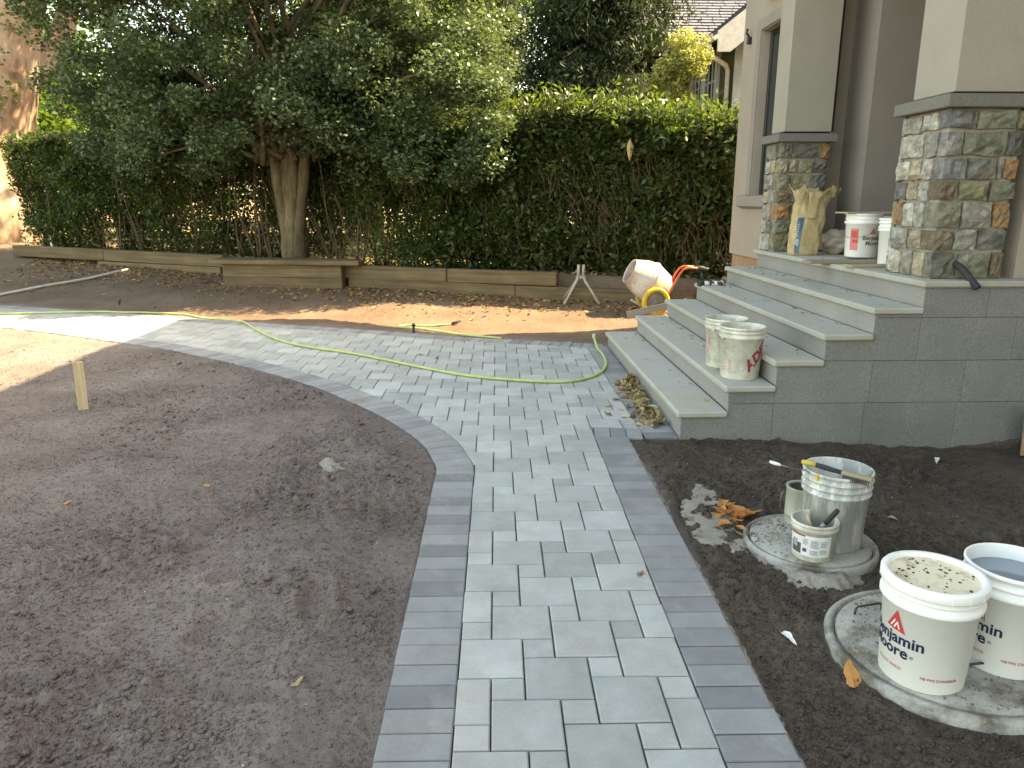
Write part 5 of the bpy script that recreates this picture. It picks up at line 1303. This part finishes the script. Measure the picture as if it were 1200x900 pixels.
# gold leaved shrub
gb = tag(empty('gold_shrub', (0, 0, 0)), 'sunlit yellow leaved shrub top in front of the neighbouring windows', 'shrub'); b = MB()
cen = np.vstack([shell(60, (2.84, 13.0, 3.80), (.36, .35, .42), .2), shell(40, (2.56, 13.0, 3.32), (.38, .35, .42), .2)])
for k in range(5): P2, r_ = limb((2.6+.1*k-.2, 13.0, .4), cen[k*9], .03, .01, 0, 8); b.tube(P2, r_, 6)
b.build('stem', M['barkd'], gb); leaves('crown', clusters(cen, 130, .16), .05, .03, M['goldbush'], gb, .4)
# street plane tree
pl = tag(empty('plane_tree', (0, 0, 0)), 'thick forked plane tree with peeling tan bark on the street side', 'tree'); b = MB()
PXc, PYc = -12.25, 18.0
def ptube(pts, rr):
    D_ = resample(catmull(pts, 6), n=18); rs = np.interp(np.linspace(0, 1, 18), np.linspace(0, 1, len(rr)), rr); b.tube([tuple(p) for p in D_], [r_*(1+.04*math.sin(i*1.3)) for i, r_ in enumerate(rs)], 20)
ptube([(PXc-.1, PYc, .2), (PXc-.05, PYc, 1.5), (PXc, PYc, 3.0), (PXc+.35, PYc, 4.4), (PXc+1.15, PYc, 6.2), (PXc+1.9, PYc, 8.4), (PXc+2.3, PYc, 11)], [1.2, 1.08, 1.05, .84, .62, .45, .2])
ptube([(PXc-.1, PYc, 2.6), (PXc-.5, PYc+.1, 4.2), (PXc-1.3, PYc+.2, 6.5), (PXc-2.2, PYc+.4, 10)], [.85, .7, .5, .2])
ptube([(PXc+.75, PYc+.6, 4.2), (PXc+1.5, PYc+1.2, 5.4), (PXc+1.9, PYc+1.6, 7.5)], [.3, .26, .15])
b.build('trunk', M['plane'], pl)
cen = np.vstack([shell(210, (PXc+4.0, PYc+1.2, 11), (6.5, 4.5, 3.6), .3, 7.6)]); leaves('crown', clusters(cen, 130, .9), .19, .15, M['bgleaf'], pl, .4)  # crown out of view, shifted sunward so that it shades the trunk
cen = np.array([(PXc+2.0, PYc-.6, 6.0), (PXc+1.2, PYc-1.1, 4.6), (PXc+1.0, PYc-1.2, 3.5), (PXc+1.3, PYc-.9, 3.9), (PXc+1.7, PYc-.8, 5.3)]); leaves('sprigs', clusters(cen, 60, .42), .10, .07, M['bgleaf'], pl, .4, kind='stuff')
# trees and bushes across the street
for i, (x, y, z, rx, rz, lab) in enumerate(((-15.5, 27, 4.2, 4.2, 3.6, 'pale green street tree glimpsed between the plane trunk and the evergreen'), (-7, 33, 5.5, 6, 5, 'broad green street tree far behind the evergreen'), (1.5, 30, 6.5, 6, 6.2, 'tall green tree far behind the cedar'), (-25, 38, 6, 6.5, 6, 'wide street tree beyond the plane trunk'), (9, 34, 7, 6, 6.5, 'tall tree beyond the shingle roof'), (-9.8, 22, 2.3, 2.2, 1.7, 'bright green bush behind the hedge beside the plane trunk'))):
    t = tag(empty('street_tree' if i < 5 else 'bush', (0, 0, 0)), lab, 'tree' if i < 5 else 'bush', 'trees across the street' if i < 5 else None); g0 = float(Zb(x, y)); b = MB()
    b.tube([(x, y, g0-.2), (x+.1, y, z*.5), (x, y, z+rz*.4)], [.28 if i < 5 else .06, .22 if i < 5 else .05, .06], 10)
    cen = shell(95 if i < 5 else 60, (x, y, z), (rx, rx, rz), .35, g0+.4)
    for k in range(0, 30, 3): P2, r_ = limb((x, y, z*.55), cen[k], .08 if i < 5 else .02, .02 if i < 5 else .008, .05); b.tube(P2, r_, 5)
    b.build('trunk', M['barkd'], t); leaves('crown', clusters(cen, 150, rx*.24), .24 if i < 5 else .13, .16 if i < 5 else .08, M['bgleaf'], t, .4)

# board at the house side and a dry leaf caught in the hedge
q = at_y(1214, 507, 4.60); b = MB(); b.bbox(-.03, .5, -.012, .012, 0, .30, .003); bo = b.build('wooden_board', M['brickb']); bo.location = (q.x, 4.66, q.z-.0); bo.rotation_euler = (R(-4), 0, HYAW)
bo.location.z = gz(q.x+.2, 4.6)+.01; tag(bo, 'reddish brown board leaning on the granite side wall below the porch', 'board')
# ------------------------------------------------------------------ small stuff on the ground
def curled(n, size):      # a dead leaf: uneven outline, folded along the midrib, with a stalk
    V = [(0, 0, -.03*size)]; ph = random.uniform(0, 6); cv = random.uniform(.25, .9); el = random.uniform(.5, .8)
    for k in range(14):
        a = 2*math.pi*k/14; r_ = size*(.42+.07*math.sin(3*a+ph)+random.uniform(-.07, .07))
        if k == 0: r_ = size*.60
        x, y = r_*math.cos(a), r_*math.sin(a)*el
        V.append((x, y, cv*(y*y)/size*1.3+.16*size*math.sin(1.7*x/size*2+ph)+random.uniform(-.02, .02)*size))
    V += [(-.38*size, .012*size, .0), (-.38*size, -.012*size, .0), (-.62*size, .02*size, .06*size)]
    return V, [(0, 1+k, 1+(k+1) % 14) for k in range(14)]+[(15, 16, 17)]
def leaf_thing(px, py, size, mat, label, on=None, cat='leaf', name='fallen_leaf'):
    q = on_ground(px, py) if on is None else at_z(px, py, on); 
    if on is None and inside(op_c, np.array([q.x]), np.array([q.y]))[0]: q = at_z(px, py, SL*q.y); q.z = SL*q.y+.001
    b = MB(); b.add(*curled(1, size)); o = b.build(name, mat); o.location = q+Vector((0, 0, .10*size+.002)); o.rotation_euler = (random.uniform(-.2, .2), random.uniform(-.2, .2), random.uniform(0, 6)); return tag(o, label, cat, None)
for px, py, s_, m_, lab in ((77, 591, .06, 'leafor', 'orange curled leaf on the open soil of the left bed'), (243, 570, .045, 'leafor', 'small orange leaf on the soil between the stake and the white concrete lump'), (405, 597, .04, 'leafor', 'rusty leaf scrap on the soil below the white concrete lump'),
    (348, 803, .055, 'leafpale', 'pale yellow green leaf on the soil near the boot print'), (750, 673, .065, 'leafbr', 'reddish brown leaf lying on the pale pavers of the straight path'), (998, 797, .10, 'leafor', 'large orange leaf on the soil beside the round cover under the paint buckets'),
    (493, 416, .07, 'leafbr', 'dark brown leaf on the pavers beside the hose, the one nearer the curve'), (512, 420, .07, 'leafbr', 'flat brown leaf on the pavers beside the hose, the one nearer the steps'), (268, 378, .13, 'leafbr', 'clump of brown leaves on the far paver border by the hose bend'),
    (664, 402, .12, 'leafpale', 'pale green round leaf at the far paver edge near the upturned hose end'), (1045, 609, .05, 'leafpale', 'pale leaf on the dark soil right of the grey bucket'), (713, 476, .07, 'leafpale', 'lone pale leaf on the pavers next to the leaf pile at the steps'), (322, 402, .05, 'leafbr', 'grey brown leaf touching the hose on the pavers'), (420, 470, .06, 'leafor', 'rust coloured leaf on the soil at the inside of the curved border')):
    leaf_thing(px, py, s_, M[m_], lab)
for px, py, s_, lab in ((923, 750, .07, 'torn white paper scrap on the soil between the border and the round cover'), (1098, 541, .07, 'white paper scrap on the dark soil below the granite wall')):
    leaf_thing(px, py, s_, M['scrap'], lab, None, 'paper', 'paper_scrap')
q = at_y(738, 176, float(tline(1.7))+.02); b = MB(); b.add([(0, 0, .16), (-.045, .01, .06), (-.03, 0, -.06), (0, -.012, -.15), (.035, .005, -.06), (.05, .012, .05), (0, -.03, 0)], [(0, 1, 6), (1, 2, 6), (2, 3, 6), (3, 4, 6), (4, 5, 6), (5, 0, 6)]); bo = b.build('dry_leaf', M['leafhang']); bo.location = q; tag(bo, 'large tan dry leaf hanging from the top of the hedge', 'leaf')
def scatter(name, label, cat, gen, n, mat, size, mesh='leaf', parent=None, tlt=.5):
    b = MB()
    for k in range(n):
        p = gen()
        if p is None: continue
        s_ = random.uniform(*size); Mx = Matrix.Translation(p) @ Matrix.Rotation(random.uniform(0, 6.3), 4, 'Z') @ Matrix.Rotation(random.uniform(-tlt, tlt), 4, 'X') @ Matrix.Rotation(random.uniform(-tlt, tlt), 4, 'Y')
        if mesh == 'leaf': V, Fs = curled(1, s_)
        else:
            V = []; 
            for th in range(3):
                for a in range(5): ph = (th+.5)/3*math.pi; r_ = s_*.5*random.uniform(.7, 1.2); V.append((r_*math.sin(ph)*math.cos(a*1.257), r_*math.sin(ph)*math.sin(a*1.257), r_*.75*math.cos(ph)))
            Fs = [(0, 1, 2, 3, 4), (14, 13, 12, 11, 10)]+[(t_*5+(a+1) % 5, t_*5+a, t_*5+5+a, t_*5+5+(a+1) % 5) for t_ in range(2) for a in range(5)]
        b.add([Mx @ Vector(v) for v in V], Fs, False)
    o = b.build(name, mat, parent); return tag(o, label, cat, None, 'stuff')
def g_pile():
    t = random.random()**.8; v = .22+1.35*t; u = -.01-abs(random.gauss(0, .07))*(1.2-.6*t)*1.3
    p = hp(u, v); h = max(0, .06-abs(u)*.4)*random.random(); return Vector((p.x, p.y, SL*p.y+.004+h))
scatter('leaf_pile', 'heap of dry tan leaves gathered along the bottom step', 'leaves', g_pile, 300, M['leafpile'], (.035, .09), 'leaf', None, 1.1)
def g_lit():
    x = random.uniform(-9, 2.6); y = float(tline(x))-abs(random.gauss(0, .7))-.03
    if y < 8.6+.33*max(0, -x+.9) : return None
    return Vector((x, y, gz(x, y)+.006))
scatter('leaf_litter', 'scattered brown leaf litter on the dirt before the timber edge', 'leaves', g_lit, 3200, M['leafbr'], (.03, .09))
def g_bed():
    x = random.uniform(-9.5, 4); y = float(tline(x))+.25+random.random()*1.6; return Vector((x, y, gz(x, y)+.006))
scatter('bed_litter', 'dry leaves covering the bed under the hedge', 'leaves', g_bed, 1500, M['leafpale'], (.06, .12))
def gzv(x, y):
    i = np.clip(np.searchsorted(xs, x)-1, 0, nx-2); j = np.clip(np.searchsorted(ys, y)-1, 0, ny-2); fx = (x-xs[i])/(xs[i+1]-xs[i]); fy = (y-ys[j])/(ys[j+1]-ys[j])
    return (Z[j, i]*(1-fx)+Z[j, i+1]*fx)*(1-fy)+(Z[j+1, i]*(1-fx)+Z[j+1, i+1]*fx)*fy
OCT = np.array([(1, 0, 0), (0, 1, 0), (-1, 0, 0), (0, -1, 0), (0, 0, 1), (0, 0, -1)], float); OF = np.array([(0, 1, 4), (1, 2, 4), (2, 3, 4), (3, 0, 4), (1, 0, 5), (2, 1, 5), (3, 2, 5), (0, 3, 5)])
def crumbs(name, label, x, y, size, zone):
    n = len(x); z = gzv(x, y); a = rng.uniform(0, 6.3, n); v = OCT[None]*rng.uniform(.6, 1.25, (n, 6, 1))+rng.normal(0, .16, (n, 6, 3)); v *= (size/2)[:, None, None]; v[..., 2] *= .8
    ca, sa = np.cos(a)[:, None], np.sin(a)[:, None]; vx = v[..., 0]*ca-v[..., 1]*sa; vy = v[..., 0]*sa+v[..., 1]*ca
    V = np.stack([vx+x[:, None], vy+y[:, None], v[..., 2]+(z+size*.14)[:, None]], -1); Fa = (OF[None]+(np.arange(n)*6)[:, None, None]).reshape(-1, 3)
    me = bpy.data.meshes.new(name); me.vertices.add(n*6); me.vertices.foreach_set('co', V.astype(np.float32).ravel()); m = len(Fa)
    me.loops.add(3*m); me.loops.foreach_set('vertex_index', Fa.astype(np.int32).ravel()); me.polygons.add(m); me.polygons.foreach_set('loop_start', np.arange(m, dtype=np.int32)*3); me.polygons.foreach_set('loop_total', np.full(m, 3, np.int32)); me.update(calc_edges=True)
    me.color_attributes.new('zone', 'FLOAT_COLOR', 'POINT').data.foreach_set('color', np.tile(np.array((zone, 0, 0, 1), np.float32), n*6))
    return tag(link(name, me, M['soil']), label, 'soil', None, 'stuff')
def near_pts(n, x0, x1, y0, y1):     # denser towards the path end of the bed that lies in view
    y = y0*(y1/y0)**rng.random(n); return rng.uniform(x0, x1, n), y
x, y = near_pts(190000, -5.6, -.40, 1.5, 7.6); f_ = fbm(x, y, 1.6, 3, 31)
k_ = (x < np.interp(y, soil_side[:, 1], soil_side[:, 0])-.012) & (f_ > rng.uniform(-.42, .12, len(x))) & (x > -.80*y-.6); x, y = x[k_], y[k_]
crumbs('soil_crumbs', 'loose crumbs of grey brown soil on the left bed', x, y, np.clip(rng.lognormal(math.log(.0062), .42, len(x)), .003, .02), 0)
x, y = near_pts(15000, -5.6, -.45, 1.6, 7.4); f_ = fbm(x, y, 1.6, 3, 31)
k_ = (x < np.interp(y, soil_side[:, 1], soil_side[:, 0])-.05) & (f_ > rng.uniform(-.05, .3, len(x))); x, y = x[k_], y[k_]
crumbs('soil_lumps', 'larger broken soil lumps on the left bed', x, y, np.clip(rng.lognormal(math.log(.019), .4, len(x)), .010, .048), 0)
x, y = near_pts(50000, .86, 3.0, 1.5, 4.75); k_ = x > ROUT+PX-.02*y+.012
for lx, ly, lr, lz in LIDS: k_ &= np.hypot(x-lx, y-ly) > lr+.012
x, y = x[k_], y[k_]; crumbs('dark_soil_crumbs', 'loose crumbs of dark soil beside the granite wall', x, y, np.clip(rng.lognormal(math.log(.0075), .5, len(x)), .003, .03), 1)
def g_wh():
    x = random.uniform(-2.2, 2.4); y = random.uniform(1.6, 5)
    if -.5 < x < 1.0: return None
    return Vector((x, y, gz(x, y)+.002))
scatter('white_chips', 'tiny pale stone chips in the soil', 'stones', g_wh, 130, M['scrap'], (.003, .007), 'clod')
def g_st():
    k = random.choice((0, 1, 1, 2, 3, 3, 4, 4, 4, 5)); p = hp(k*TREAD+.31-abs(random.gauss(0, .09)) if k < 5 else 1.6+random.random()*.1, random.uniform(.05, 3.0), Z0+k*RISE+.003)
    q = p-hp(0, 0); 
    return p
scatter('step_debris', 'dry leaf bits and crumbs on the treads', 'debris', g_st, 150, M['leafpale'], (.015, .05))
def g_cov():
    lx, ly = LIDS[0][:2]; a = random.uniform(0, 6.3); r_ = .36*math.sqrt(random.random()); return Vector((lx+r_*math.cos(a), ly+r_*math.sin(a), LIDS[0][3]+.001))
g1 = scatter('cover_dirt', 'crumbs of soil scattered on the round cover under the paint buckets', 'soil', g_cov, 420, M['soil'], (.004, .012), 'clod')
def g_cov2():
    lx, ly = LIDS[1][:2]; a = random.uniform(0, 6.3); r_ = .27*math.sqrt(random.random()); return Vector((lx+r_*math.cos(a), ly+r_*math.sin(a), LIDS[1][3]+.001))
g2 = scatter('cover_rubble', 'grey rubble crumbs on the cover beside the paint tin', 'rubble', lambda: (lambda q: q if q.x < 1.36 and q.y > 3.2 or random.random() < .15 else None)(g_cov2()), 600, M['spill'], (.006, .018), 'clod')
def g_br(): q = on_ground(random.gauss(862, 12), random.gauss(610, 6)); q.z += .02+.02*random.random(); return q
scatter('brown_leaf_clump', 'clump of brown curled leaves between the cement splash and the second cover', 'leaves', g_br, 26, M['leafor'], (.05, .09))
